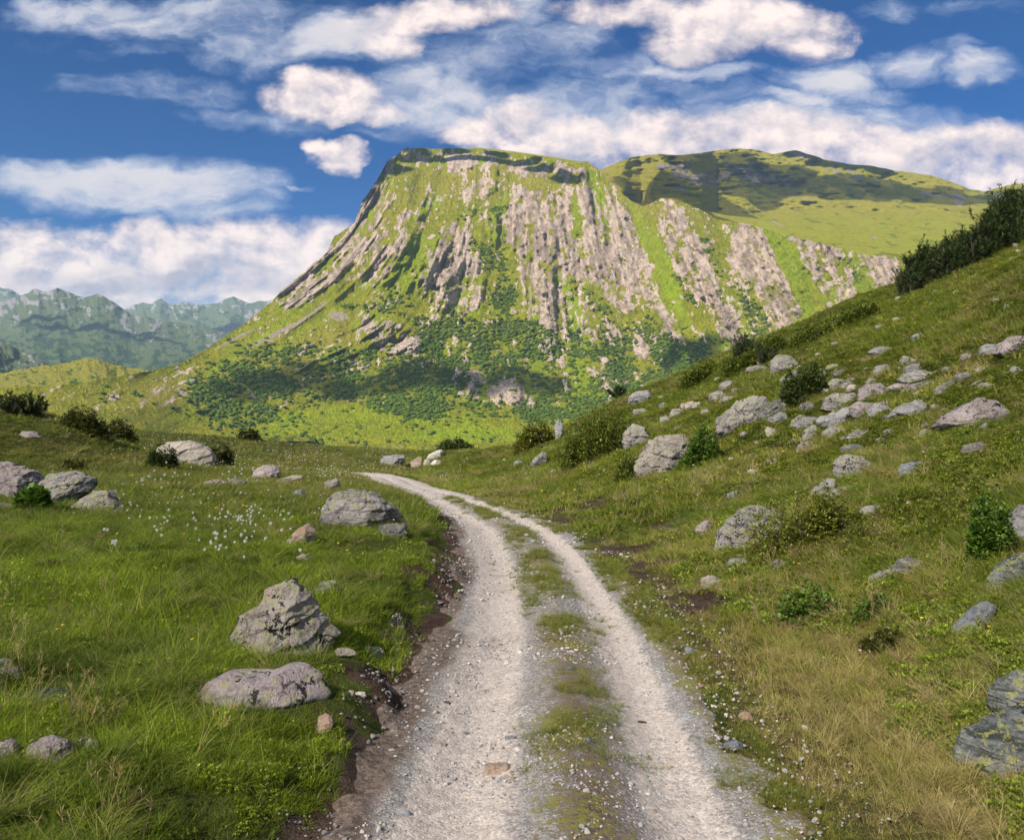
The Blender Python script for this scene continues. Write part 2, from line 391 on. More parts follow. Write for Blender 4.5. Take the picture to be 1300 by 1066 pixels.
# ------------------------------------------------------------------ mountains
def lerpc(tab, px): 
    a = np.array(tab, float); return np.interp(px, a[:, 0], a[:, 1])
def ell(px, row, cx, cy, a, b, ang):
    c, s_ = math.cos(math.radians(ang)), math.sin(math.radians(ang))
    x, y = px - cx, row - cy
    u, v = (x * c + y * s_) / a, (-x * s_ + y * c) / b
    return np.clip(1.35 - (u * u + v * v), 0, 1)
def esum(px, row, L):
    r = np.zeros_like(px)
    for cx, cy, a, b, ang, w in L: r = r + w * ell(px, row, cx, cy, a, b, ang)
    return r
TOP = [(-420, 560), (-200, 520), (-60, 497), (0, 492), (60, 490), (100, 487), (150, 478), (190, 471), (227, 462), (260, 444), (310, 411), (340, 387), (360, 367), (380, 350), (415, 320), (425, 300), (450, 284), (460, 255), (478, 230), (492, 205), (517, 187.5),
       (550, 189), (600, 189), (650, 194), (700, 201), (735, 207), (745, 207), (760, 217), (780, 236), (800, 255), (815, 262), (840, 252), (865, 256), (890, 267), (910, 279), (950, 285), (1000, 299), (1065, 315), (1100, 324), (1140, 326), (1250, 335), (1500, 350), (1700, 360)]
def mountain_xyz(px, row, D): return np.stack([(px - CX) / F * D, D, (CY - row) / F * D], -1)
def stream(px, row):                             # a coordinate that stays constant along the fall line
    k = np.interp(px, [200, 400, 550, 660, 850, 1000, 1200], [-1.5, -1.25, -.4, 0, .42, .5, .4])
    return px - k * (row - 350)
ROCK = [(690, 285, 62, 42, 5, 1.0), (745, 300, 40, 66, 0, .95), (650, 290, 40, 40, 0, .8), (775, 340, 80, 20, 68, .8), (690, 365, 40, 50, 0, .75), (720, 400, 42, 40, 0, .8),
        (590, 365, 50, 42, 0, .72), (565, 325, 55, 24, -55, .85), (525, 335, 55, 22, -50, .85), (490, 335, 50, 20, -45, .75), (415, 340, 82, 24, -38, .9), (375, 372, 30, 14, -38, .8), (470, 268, 50, 16, -55, .7),
        (490, 426, 42, 22, 20, 1.3), (438, 455, 30, 16, 15, .75), (400, 470, 24, 14, 10, .5),
        (800, 320, 92, 20, 66, .95), (868, 318, 80, 26, 62, 1.0), (895, 365, 95, 17, 62, .95), (925, 395, 80, 13, 62, .9), (855, 425, 36, 15, 62, .8), (960, 330, 60, 34, 70, .95), (1000, 335, 56, 30, 75, .9), (985, 390, 45, 13, 72, .8), (1010, 375, 40, 18, 75, .7),
        (1060, 345, 50, 30, 80, .8), (1110, 350, 45, 34, 80, .9), (1035, 322, 40, 26, 60, .8), (780, 425, 32, 9, 72, .75), (812, 441, 20, 9, 70, .9), (741, 440, 34, 6, 85, .6), (690, 430, 26, 14, 80, .6), (718, 470, 30, 5, 85, .6),
        (625, 488, 46, 20, 10, .5), (590, 495, 22, 12, 30, .6), (660, 505, 30, 10, 20, .5),
        (478, 232, 62, 13, -60, 1.1), (560, 203, 70, 12, 3, .5), (650, 212, 80, 12, 8, .5), (725, 218, 40, 10, 12, .7), (610, 240, 40, 12, -25, .55), (540, 262, 40, 12, -30, .5), (670, 245, 50, 9, 5, .5), (770, 258, 40, 10, 25, .4),
        (835, 322, 82, 9, 64, -1.6), (855, 385, 50, 10, 66, -1.2), (672, 420, 110, 5, 92, -.8), (640, 400, 30, 60, 0, -.5), (560, 300, 20, 14, 0, -.6), (625, 330, 16, 50, 5, -.5), (760, 285, 10, 40, 0, -.4)]
SHRUB = [(570, 290, 40, 14, -35, .7), (600, 320, 30, 26, 0, .8), (620, 270, 40, 12, -5, .7), (700, 255, 40, 9, 8, .6), (630, 350, 24, 50, 0, .7), (560, 420, 50, 26, -10, .8), (480, 385, 40, 14, -30, .5), (520, 390, 36, 20, -20, .6),
         (620, 430, 80, 30, 0, .8), (700, 440, 60, 40, 0, .7), (410, 470, 120, 42, 8, .95), (300, 495, 70, 34, 5, .9), (520, 480, 90, 46, 0, 1.0), (640, 470, 90, 46, 0, 1.0), (600, 525, 120, 16, 0, .5), (330, 530, 90, 18, 4, .6), (200, 505, 40, 14, 10, .55),
         (870, 440, 80, 34, 20, 1.0), (940, 420, 60, 20, 55, .8), (860, 350, 70, 9, 62, .8), (905, 330, 60, 8, 62, .7), (960, 400, 70, 12, 62, .9), (780, 300, 60, 8, 66, .6), (760, 400, 60, 16, 60, .7), (780, 460, 110, 36, 0, .8), (720, 520, 120, 34, 0, .75), (810, 500, 80, 30, 0, .7), (1040, 370, 60, 12, 60, .7), (1090, 360, 40, 10, 60, .6), (500, 500, 60, 30, 10, .8),
         (430, 400, 30, 8, -35, .4), (450, 310, 30, 6, -40, .5), (650, 385, 20, 20, 0, .7), (790, 355, 50, 8, 62, .7)]
BARE = [(430, 402, 14, 6, 10, 1.2), (350, 424, 45, 3.0, -27, 1.1), (395, 398, 30, 2.2, -33, 1.0), (300, 430, 34, 2.2, -28, .8), (672, 400, 100, 1.8, 94, .9), (700, 330, 40, 1.8, 60, .7), (325, 505, 14, 4, 30, .7), (1000, 400, 30, 3, 66, 1.0), (975, 380, 30, 3, 66, .8), (925, 425, 34, 4, 62, .7), (230, 497, 7, 3, 0, .8)]
VIV = [(835, 325, 85, 12, 64, 1.0), (855, 390, 55, 14, 60, .8), (480, 540, 180, 26, 0, .8), (600, 555, 80, 14, 0, .8), (680, 440, 60, 10, 95, .6), (650, 400, 40, 40, 0, .4), (760, 500, 120, 40, 0, .5), (940, 450, 40, 20, 30, .7), (1060, 400, 60, 20, -10, .5), (330, 420, 80, 14, -35, .5), (520, 280, 60, 9, -33, .5), (260, 520, 120, 18, 0, .4)]
DRY = [(300, 470, 160, 34, -22, .55), (160, 500, 120, 22, -5, .45), (520, 265, 90, 26, -20, .5), (650, 235, 130, 22, 5, .7), (800, 262, 60, 14, 10, .7), (740, 335, 20, 30, 0, .9), (620, 460, 30, 14, -20, .5), (860, 270, 50, 12, 15, .8), (430, 430, 60, 16, -20, .4), (760, 545, 40, 12, -20, .5)]
def mountain_fields(px, row):
    """rock, shrub, bare, vivid, dry of the big mountain at a surface place"""
    q = stream(px, row)
    wx = 10 * (fbm2(px / 24, row / 24, 3, 61) - .5); wy = 10 * (fbm2(px / 24, row / 24, 3, 62) - .5)
    a, b = px + wx, row + wy
    rib = 1.05 - np.abs(aniso(q / 34, row / 210, 4, 63, .62) - .5) * 3.4
    fine = fbm2(px / 5, row / 6, 4, 64, .7)
    st = aniso(q / 5, row / 34, 3, 65, .65)
    rk = esum(a, b, ROCK)
    rock = ss(.43, .58, np.minimum(rk, 1.0) * .56 + .06 + .42 * (rib - .5) + 1.3 * (fbm2(q / 15, row / 17, 4, 58, .65) - .5) + 1.25 * (fine - .5) + .25 * (st - .5) + .35 * (fbm2(px / 26, row / 26, 3, 68) - .5))
    rock = np.maximum(rock, .9 * ss(.60, .68, fine * .6 + st * .4 + .12 * np.clip(rk, 0, 1) - .13 * ss(430, 500, row)) * ss(330, 420, px))
    rock = rock * (1 - .95 * ss(505, 535, row))
    sh = esum(a, b, SHRUB)
    clump = fbm2(px / 4.5, row / 3.2, 3, 66, .6)
    shrub = ss(.52, .68, np.minimum(sh, 1.15) * .48 + .9 * (clump - .5) + .8 * (fbm2(px / 34, row / 26, 3, 67) - .5) + .1)
    g2 = ss(.36, .27, aniso(q / 44, row / 420, 2, 57, .5) + .24 * (fine - .5) + .22 * (fbm2(px / 14, row / 14, 3, 56) - .5)) * ss(.15, .5, rk) * ss(215, 260, row)
    rock = rock * (1 - .85 * g2)
    bare = ss(.35, .7, esum(px + wx * .35, row + wy * .35, BARE) + .8 * (fine - .5))
    viv = np.clip(esum(a, b, VIV) + .9 * ss(.45, .1, rib) * ss(.2, .7, rk) + .5 * ss(.3, 0, rib) * ss(350, 450, row) + .6 * g2 - .5 * ss(.6, .9, rib) * ss(.6, .2, rk), 0, 1); dry = np.clip(esum(a, b, DRY), 0, 1)
    return rib, fine, st, np.clip(rk, 0, 1), rock, shrub, bare, viv, dry
def lerps(tab, px): return sum(lerpc(tab, px + o_) for o_ in np.linspace(-70, 70, 15)) / 15
KNOLL = [(440, 150), (500, 206), (512, 215), (550, 212), (610, 207.5), (675, 222), (730, 235), (775, 243), (800, 246), (830, 235)]
def mountain_D(px, row):
    top = lerpc(TOP, px)
    D0 = lerps([(-420, 700), (0, 820), (200, 900), (450, 1080), (700, 1150), (1000, 1080), (1300, 980), (1700, 900)], px)
    D1 = lerps([(-420, 820), (0, 1080), (150, 1220), (260, 1500), (340, 1750), (450, 2050), (520, 2230), (745, 2280), (800, 2120), (840, 2080), (910, 1980), (1000, 1850), (1140, 1750), (1300, 1600), (1700, 1400)], px)
    tt = np.clip((655 - row) / (655 - top), 0, 1)
    g_ = np.where(tt < .45, tt * 1.12, .504 + (tt - .45) * .74)        # gentler foot, steeper cliffs ...
    g_ = g_ + .089 * ss(.72, 1.0, tt)                                    # ... and a rounder top
    return D0 + (D1 - D0) * np.clip(g_, 0, 1) + 170 * ss(-5, 17, lerpc(KNOLL, px) - row) * ss(470, 520, px) * (1 - ss(630, 745, px)), tt, top
MCX = np.concatenate([np.arange(-420, 0, 4), np.arange(0, 1200, 1.55), np.arange(1200, 1700, 4)])
def build_mountain():
    nrow = 400
    T = np.linspace(0, 1, nrow)
    PX, TT = np.meshgrid(MCX, T, indexing='xy')
    top = lerpc(TOP, PX) + 2.6 * (fbm2(PX / 9, PX * 0, 3, 70) - .5) * ss(330, 400, PX) + 1.2 * (fbm2(PX / 3.2, PX * 0, 2, 71) - .5)
    ROW = 655 + (top - 655) * TT
    D, _, _ = mountain_D(PX, ROW)
    rib, fine, st, rk, rock, shrub, bare, viv, dry = mountain_fields(PX, ROW)
    amp = np.interp(PX, [100, 330, 430], [.15, .5, 1.0]) * (.10 + .90 * ss(620, 440, ROW))
    D = D - amp * (50 * (rib - .5) * (.22 + .8 * rk) + 135 * (aniso(stream(PX, ROW) / 88, ROW / 320, 3, 72, .45) - .5) + (5 + 8 * rk) * (fine - .5) + (4 + 5 * rk) * (st - .5) + 34 * rk * np.abs(fbm2(stream(PX, ROW) / 20, ROW / 30, 4, 78, .6) - .5) * 2 + 15 * rk * (fbm2(PX / 9, ROW / 12, 3, 79, .6) - .5))
    # rocky steps: horizontal ledges across the cliffs
    D = D + amp * rk * 6 * (np.abs(((ROW + 16 * fine + .35 * PX) / 15) % 1 - .5) * 2 - .5)
    V = mountain_xyz(PX, ROW, D)
    back = V[-1].copy()
    rows = [V]
    for k, (dy, dz) in enumerate(((60, -14), (200, -70), (600, -330), (1100, -640))):
        b = back.copy(); b[:, 1] += dy; b[:, 0] *= (b[:, 1] / back[:, 1]); b[:, 2] = np.maximum(back[:, 2] + dz * np.clip(back[:, 2] / 300 + .2, .05, 1), -175); rows.append(b[None])
    V = np.concatenate(rows, 0); nr, nc = V.shape[:2]
    pad = lambda x: np.concatenate([x, np.repeat(x[-1:], 4, 0)], 0).ravel()
    me = mesh_np('mountain', V.reshape(-1, 3), grid_faces(nr, nc), [M_mtn],
                 attrs={'rock': pad(rock), 'shrub': pad(shrub), 'bare': pad(bare), 'viv': pad(viv), 'dry': pad(dry), 'tone': pad(st * .5 + fine * .5)})
    return tag(mobj('mountain', me), 'big sunlit mountain with craggy pink cliffs and green scrubby foot', 'mountain', kind='structure'), (PX, ROW, D, rock, shrub, bare)
def mountain_material(name, pa, pb, gs=(1, 1, 1)):
    m, t, o = mat(name)
    P = t.node('ShaderNodeNewGeometry').outputs['Position']
    n1 = t.noise(P, .035, 6, .65); n2 = t.noise(P, .16, 4, .7); n3 = t.noise(t.scale(P, (1, 1, .45)), .085, 5, .75, .4)
    grass = t.mix(t.sstep(n1, .35, .65), (.23, .265, .014), (.34, .345, .022))
    grass = t.mix(t.math('MULTIPLY', t.attr('dry'), .85), grass, t.mix(n2, (.38, .32, .055), (.33, .33, .05)))
    grass = t.mix(t.attr('viv'), grass, t.mix(n1, (.24, .37, .010), (.36, .46, .018)))
    g = t.mix(t.sstep(t.math('ADD', t.attr('shrub'), t.math('MULTIPLY', t.math('SUBTRACT', n2, .5), .5)), .35, .65), grass, t.mix(n2, (.06, .10, .008), (.12, .18, .013)))
    g = t.mix(t.math('MULTIPLY', t.sstep(n3, .52, .62), .38), g, t.mix(n2, (.05, .095, .012), (.10, .16, .02)))
    g = t.mix(1.0, g, gs, 'MULTIPLY')
    rk = t.mix(t.sstep(t.attr('tone'), .36, .62), pa, pb)
    rk = t.mix(t.sstep(n3, .40, .50), t.mix(.5, rk, (.11, .10, .095)), rk)
    g = t.mix(t.sstep(t.math('ADD', t.attr('rock'), t.math('MULTIPLY', t.math('SUBTRACT', t.math('ADD', t.math('MULTIPLY', n2, .5), t.math('MULTIPLY', n3, .5)), .5), 1.5)), .38, .62), g, rk)
    g = t.mix(t.attr('bare'), g, (.42, .36, .29))
    principled(t, o, g, .95, t.bump(t.math('ADD', n2, t.math('MULTIPLY', n3, 2.5)), 1.0, 12.0), .08)
    return m
M_mtn = mountain_material('mountain_slope', (.40, .315, .275), (.74, .60, .51))
mountain, MF = build_mountain()

RTOP = [(600, 255), (690, 245), (730, 232), (760, 217), (780, 208), (800, 200), (835, 196), (865, 197), (885, 195), (905, 192), (935, 188), (960, 190), (980, 195.5), (990, 194), (1010, 191), (1028, 196), (1045, 202), (1075, 208), (1110, 211.5), (1140, 217), (1180, 222), (1205, 230), (1230, 240), (1250, 243), (1270, 238), (1285, 234), (1320, 231), (1400, 236), (1550, 260), (1800, 300)]
def build_ridge():
    px = np.arange(600, 1800, 2.2)
    T = np.linspace(0, 1, 170)
    PX, TT = np.meshgrid(px, T, indexing='xy')
    bot = lerpc(TOP, PX) + 12
    top = lerpc(RTOP, PX) + 1.6 * (fbm2(PX / 8, PX * 0, 3, 80) - .5)
    top = np.minimum(top, bot - 14)
    ROW = bot + (top - bot) * TT
    D0 = sum(mountain_D(PX + o_, lerpc(TOP, PX + o_))[0] for o_ in (-24, -12, 0, 12, 24)) / 5 + 50
    # plateau up to the row of the ridge's foot, then the ridge face
    foot = lerpc([(600, 262), (760, 250), (850, 262), (950, 272), (1050, 268), (1150, 268), (1250, 264), (1800, 300)], PX)
    pw = ss(3, 32, bot - foot); foot = np.minimum(foot, bot - 6)
    p = np.clip((bot - ROW) / (bot - foot), 0, 1); f = np.clip((foot - ROW) / np.maximum(foot - top, 4), 0, 1)
    D = D0 + 900 * p ** 1.3 * pw + 560 * f
    n = aniso((PX + .35 * ROW) / 34, ROW / 30, 4, 81, .6); n2 = fbm2(PX / 10, ROW / 7, 4, 82, .6)
    D = D - (200 * (n - .5) + 90 * (1 - 2 * np.abs(n - .5)) ** 3) * f - 55 * (n2 - .5) * (.3 + f) - 150 * (fbm2(PX / 50, ROW / 12, 4, 83, .6) - .5) * p
    V = mountain_xyz(PX, ROW, D)
    b1 = V[-1].copy(); b1[:, 1] += 300; b1[:, 2] -= 60; b2 = V[-1].copy(); b2[:, 1] += 1500; b2[:, 2] -= 700
    V = np.concatenate([V, b1[None], b2[None]], 0); nr, nc = V.shape[:2]
    RR = [(890, 225, 60, 13, 12, .8), (960, 222, 50, 13, 10, .7), (840, 208, 60, 8, -5, .45), (1080, 222, 70, 8, 8, .6), (860, 240, 40, 8, 20, .5), (790, 248, 40, 6, 20, .4), (1010, 196, 20, 5, 0, .8), (1000, 232, 70, 9, 10, .6), (930, 193, 50, 4, 0, .3)]
    rk = esum(PX, ROW, RR)
    rock = ss(.5, .66, .75 * rk + .9 * (n2 - .5) + .5 * (n - .5) + .06)
    bare = ss(.5, .8, esum(PX, ROW, [(1185, 247, 24, 3, 5, 1.1), (1217, 254, 9, 9, 0, 1.2), (900, 245, 16, 2, -15, .6), (1010, 250, 30, 1.6, 8, .6), (1020, 200, 12, 1.4, 12, .9), (990, 285, 20, 1.5, 25, .6), (1110, 302, 5, 2, 0, 1.0)]) + .9 * (n2 - .5))
    shrub = .75 * ss(.54, .70, aniso((PX + 2.2 * ROW) / 26, (ROW - .2 * PX) / 4, 5, 84, .65))
    viv = .3 * ss(262, 290, ROW); stk = aniso((PX + 2.5 * ROW) / 22, (ROW - .15 * PX) / 3.5, 4, 86, .65)
    dry = np.clip(.62 + 1.6 * (stk - .5) + .4 * (n - .5), 0, 1); viv = np.clip(viv * (1 + 4 * (stk - .5)), 0, 1)
    pad = lambda x: np.concatenate([x, np.repeat(x[-1:], 2, 0)], 0).ravel()
    me = mesh_np('ridge', V.reshape(-1, 3), grid_faces(nr, nc), [M_ridge],
                 attrs={'rock': pad(rock), 'shrub': pad(shrub * .7), 'bare': pad(bare), 'viv': pad(viv), 'dry': pad(dry), 'tone': pad(n2)})
    return tag(mobj('ridge', me), 'long grassy ridge with a sunlit plateau behind the cliffs', 'ridge', kind='structure'), V
M_ridge = mountain_material('ridge_slope', (.17, .15, .14), (.38, .33, .29), (1.16, 1.1, 1.0))
ridge, RV = build_ridge()
RROW = CY - F * RV[..., 2] / RV[..., 1]; RPX = CX + F * RV[..., 0] / RV[..., 1]
def on_ridge(px, row):
    j = int(np.argmin(np.abs(np.arange(600, 1800, 2.2) - px))); i = int(np.argmin(np.abs(RROW[:-2, j] - row))); return RV[i, j]

def build_range(name, label, topt, x0, x1, base, D0, D1, seed, mtl, amp, back=1500, rw=1.0):
    px = np.arange(x0, x1, 1.3); T = np.linspace(0, 1, 150)
    PX, TT = np.meshgrid(px, T, indexing='xy')
    top = lerpc(topt, PX) + 4.5 * (fbm2(PX / 11, PX * 0, 4, seed, .6) - .5)
    ROW = base + (top - base) * TT
    D = D0 + (D1 - D0) * TT ** .9
    n = aniso((PX - .35 * ROW) / 46, ROW / 60, 4, seed + 1, .55); n2 = fbm2(PX / 8, ROW / 6, 4, seed + 2, .62)
    rg = 1 - 2 * np.abs(aniso((PX - .45 * ROW) / 36, ROW / 70, 5, seed + 6, .6) - .5)
    D = D - amp * (.8 * (n - .5) + .25 * rg ** 2 + .12 * (n2 - .5)) * ss(0, .25, TT)
    V = mountain_xyz(PX, ROW, D)
    b = V[-1].copy(); b[:, 1] += back; b[:, 2] -= .25 * back
    V = np.concatenate([V, b[None]], 0); nr, nc = V.shape[:2]
    hi = ss(.35, .95, TT)
    rock = rw * .8 * ss(.58, .82, .5 * hi + 1.1 * (n2 - .5) + .5 * (rg - .6))
    shrub = .75 * ss(.46, .66, fbm2(PX / 9, ROW / 4.5, 5, seed + 3, .68) + .16 * (1 - hi) - .05)
    dry = np.clip(.2 + .6 * hi + n - .5, 0, 1)
    pad = lambda x: np.concatenate([x, x[-1:]], 0).ravel()
    z = np.zeros_like(rock)
    me = mesh_np(name, V.reshape(-1, 3), grid_faces(nr, nc), [mtl], attrs={'rock': pad(rock), 'shrub': pad(shrub), 'bare': pad(z), 'viv': pad(z), 'dry': pad(dry), 'tone': pad(n2)})
    return tag(mobj(name, me), label, 'mountains', kind='structure')
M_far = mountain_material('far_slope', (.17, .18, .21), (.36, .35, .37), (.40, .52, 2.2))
build_range('far_mountains', 'hazy grey green mountain with a flat rocky top far across the valley',
            [(-400, 420), (-150, 400), (-60, 390), (0, 383), (15, 378), (35, 372), (44, 367), (58, 370), (72, 366), (88, 372), (105, 377), (124, 372), (135, 379), (150, 388), (165, 400), (200, 406), (240, 412), (300, 425), (420, 450), (600, 480)], -400, 600, 500, 3600, 6200, 90, M_far, 420)
build_range('far_mountains', 'dark blue shaded mountain ridge far behind the grey one',
            [(-500, 420), (0, 420), (150, 400), (165, 389), (183, 384), (192, 386), (204, 379), (216, 386), (238, 383), (255, 388), (276, 384), (297, 377), (312, 384), (340, 381), (420, 370), (560, 400), (700, 440)], -500, 700, 470, 7000, 9500, 95, M_far, 500)
build_range('far_mountains', 'pale distant mountain summit at the far left edge',
            [(-600, 380), (-100, 372), (-20, 372), (0, 365), (10, 367), (22, 372), (40, 378), (120, 392), (400, 400)], -600, 400, 470, 10500, 13000, 97, M_far, 500)
build_range('hill', 'low rounded green hill with dark scrub beyond the pass',
            [(-500, 510), (-200, 490), (-60, 478), (0, 474), (40, 466), (80, 462), (95, 457), (112, 454), (125, 457), (150, 464), (185, 469), (230, 480), (400, 520)], -500, 400, 560, 1250, 1800, 99, M_mtn, 90, 500, 0.0)
build_range('hill', 'blue green wooded slope at the left edge below the far mountain',
            [(-500, 380), (-100, 412), (0, 433), (30, 447), (60, 462), (100, 480), (300, 520)], -500, 300, 540, 2600, 3000, 92, M_far, 200, 500)

# ------------------------------------------------------------------ leafy prototypes
def blade_mesh(name, nbl, rad, hgt, wid, lean, seed, mtl, seg=3):
    r = np.random.default_rng(seed); V = []; Fc = []; tc = []
    for _ in range(nbl):
        a = r.uniform(0, 2 * math.pi); rr = rad * math.sqrt(r.random()); bx, by = rr * math.cos(a), rr * math.sin(a)
        az = a + r.normal(0, .9); h = hgt * r.uniform(.55, 1.1); ln = lean * r.uniform(.3, 1.5) * h; w = wid * r.uniform(.7, 1.2)
        wa = r.uniform(0, math.pi); wx, wy = math.cos(wa), math.sin(wa)
        tv = r.random(); b0 = len(V)
        for k in range(seg + 1):
            f = k / seg; x = bx + math.cos(az) * ln * f ** 1.9; y = by + math.sin(az) * ln * f ** 1.9; z = h * f * (1 - .25 * lean * f) - .015
            ww = w * (1 - f ** 1.5) * .5 + .0004
            V += [(x - wx * ww, y - wy * ww, z), (x + wx * ww, y + wy * ww, z)]; tc += [(tv, f, 0)] * 2
        for k in range(seg): Fc.append((b0 + 2 * k, b0 + 2 * k + 1, b0 + 2 * k + 3, b0 + 2 * k + 2))
    return mesh_np(name, V, Fc, [mtl], True, {'tv': np.array(tc)})
def leaf_mesh(name, n, rad, hgt, ls, seed, mtl, dome=True, wide=.45):
    """leaves spread through a mound; each a folded pair of quads"""
    r = np.random.default_rng(seed); V = []; Fc = []; tc = []
    for _ in range(n):
        a = r.uniform(0, 2 * math.pi); q = math.sqrt(r.random()); x, y = rad * q * math.cos(a), rad * q * math.sin(a)
        zt = hgt * (math.sqrt(max(0, 1 - q * q)) if dome else 1) * (1 - .45 * r.random() ** 2)
        tv = r.random()
        for _k in range(5):
            az = r.uniform(0, 2 * math.pi); el = r.uniform(.1, 1.1); L = ls * r.uniform(.7, 1.25)
            dx, dy, dz = math.cos(az) * math.cos(el), math.sin(az) * math.cos(el), math.sin(el)
            sx, sy = -math.sin(az), math.cos(az); w = L * wide * .5
            bx, by, bz = x + dx * .1 * L, y + dy * .1 * L, zt + dz * .1 * L
            i = len(V)
            V += [(bx, by, bz), (bx + dx * L * .5 + sx * w, by + dy * L * .5 + sy * w, bz + dz * L * .5 + .12 * L), (bx + dx * L, by + dy * L, bz + dz * L), (bx + dx * L * .5 - sx * w, by + dy * L * .5 - sy * w, bz + dz * L * .5 + .12 * L)]
            tc += [(tv, .5, r.random())] * 4; Fc.append((i, i + 1, i + 2, i + 3))
    return mesh_np(name, V, Fc, [mtl], False, {'tv': np.array(tc)})
m, t, o = mat('grass_blade'); M_grass = m
sp = t.node('ShaderNodeSeparateColor'); t.l.new(t.attr('tv', out='Color'), sp.inputs[0])
tint = t.attr('tint', 'INSTANCER', 'Color')
c = t.mix(t.math('MULTIPLY', t.sstep(sp.outputs[0], .72, .95), .65), tint, (.26, .215, .10))
c = t.mix(1.0, c, t.mix(sp.outputs[0], (.78, .8, .7), (1.25, 1.2, 1.1)), 'MULTIPLY')
leafy(t, o, c, .35, .55, .25)
m, t, o = mat('shrub_leaf_small'); M_cover = m
sp = t.node('ShaderNodeSeparateColor'); t.l.new(t.attr('tv', out='Color'), sp.inputs[0])
c = t.mix(1.0, t.attr('tint', 'INSTANCER', 'Color'), t.mix(sp.outputs[2], (.6, .65, .6), (1.5, 1.4, 1.2)), 'MULTIPLY')
leafy(t, o, c, .25, .45, .35)

# ------------------------------------------------------------------ rocks
def rock_mat(name, a, b, lich=.5, dark=.4, pink=0.0, strata=0.0, lcol=(.31, .31, .16)):
    m, t, o = mat(name)
    oi = t.node('ShaderNodeObjectInfo')
    off = t.node('ShaderNodeCombineXYZ'); r7 = t.math('MULTIPLY', oi.outputs['Random'], 37.0)
    for i in range(3): t.l.new(r7, off.inputs[i])
    P = t.vmath('ADD', objcoord(t), off.outputs[0])
    n0 = t.noise(P, 1.7, 5, .6, .3); n1 = t.noise(P, 6, 6, .65); n2 = t.noise(P, 26, 5, .7); n3 = t.noise(P, 90, 3, .7)
    c = t.mix(t.sstep(n0, .35, .65), tuple(x * .8 for x in a), tuple(x * 1.12 for x in b))
    c = t.mix(t.math('MULTIPLY', t.sstep(n1, .52, .38), .45), c, tuple(x * .55 for x in a))
    c = t.mix(t.math('MULTIPLY', t.sstep(n2, .35, .7), .55), c, tuple(min(1, x * 1.5) for x in b))
    if strata:
        sp_ = t.scale(P, (2.5, 2.5, 22)); w = t.noise(sp_, 1.6, 4, .6, .6)
        c = t.mix(t.math('MULTIPLY', t.sstep(w, .45, .62), strata), c, tuple(x * .45 for x in a))
    if pink: c = t.mix(t.math('MULTIPLY', t.sstep(t.noise(P, 3.3, 3, .6), .5, .66), pink), c, (.46, .29, .21))
    nz = t.node('ShaderNodeSeparateXYZ'); t.l.new(t.node('ShaderNodeNewGeometry').outputs['Normal'], nz.inputs[0])
    up = t.sstep(nz.outputs[2], -.3, .8)
    ln = t.math('ADD', t.math('MULTIPLY', t.noise(P, 9, 5, .7), .65), t.math('MULTIPLY', n2, .35))
    lv = t.math('ADD', ln, t.math('MULTIPLY', up, .07))
    th = .625 - .13 * lich
    c = t.mix(t.math('MULTIPLY', t.sstep(lv, th, th + .06), .72), c, t.mix(n3, lcol, tuple(x * 1.45 for x in lcol)))
    dn = t.math('ADD', t.math('MULTIPLY', t.noise(P, 5.2, 4, .7, .4), .6), t.math('MULTIPLY', t.noise(P, 33, 3, .7), .4))
    td = .635 - .16 * dark
    c = t.mix(t.sstep(dn, td, td + .03), c, (.035, .035, .037))
    wl = t.sstep(t.noise(P, 14, 4, .75), .63, .68)
    c = t.mix(t.math('MULTIPLY', wl, .7), c, (.55, .54, .50))
    h = t.math('ADD', t.math('MULTIPLY', n1, 1.6), t.math('ADD', n2, t.math('MULTIPLY', n3, .5)))
    principled(t, o, c, .92, t.bump(h, 1.0, .045), .2)
    return m
RM = {'lichen': rock_mat('rock_lichen', (.215, .205, .225), (.35, .33, .345), .75, .5),
      'grey': rock_mat('rock_grey', (.22, .22, .235), (.35, .345, .36), .35, .42),
      'violet': rock_mat('rock_violet', (.245, .21, .235), (.40, .345, .36), .35, .5),
      'pale': rock_mat('rock_pale', (.34, .31, .275), (.46, .42, .37), .25, .15),
      'pink': rock_mat('rock_pink', (.33, .26, .21), (.48, .38, .31), .15, .1, .6),
      'hero': rock_mat('rock_hero', (.25, .225, .22), (.39, .36, .34), .62, .55, .35),
      'dark': rock_mat('rock_dark', (.09, .09, .095), (.19, .19, .195), .4, .5),
      'slate': rock_mat('rock_slate', (.12, .14, .135), (.26, .28, .275), .42, .3, 0, .9, (.36, .36, .10)),
      'strat': rock_mat('rock_layered', (.22, .21, .225), (.36, .34, .355), .55, .45, 0, .8),
      'white': rock_mat('rock_white', (.50, .47, .44), (.64, .60, .57), .05, .0, .25),
      'blue': rock_mat('rock_blue', (.17, .185, .22), (.30, .32, .36), .15, .2)}
FOOT = []
def rand_poly(x0, y0, x1, y1, r, tilt=0.0):
    P = []; n = r.integers(7, 10)
    cx, cy = (x0 + x1) / 2, y0 + (y1 - y0) * .6
    for k in range(n):
        a = 2 * math.pi * (k + r.uniform(-.3, .3)) / n
        q = r.uniform(.8, 1.08)
        c, s_ = math.cos(a), math.sin(a)
        e = .75
        X = cx + (x1 - x0) / 2 * q * math.copysign(abs(c) ** e, c)
        Y = cy + ((y1 - cy) if s_ > 0 else (cy - y0)) * q * math.copysign(abs(s_) ** e, s_) - tilt * (X - cx)
        P.append((X, Y))
    return P
NR = [0]
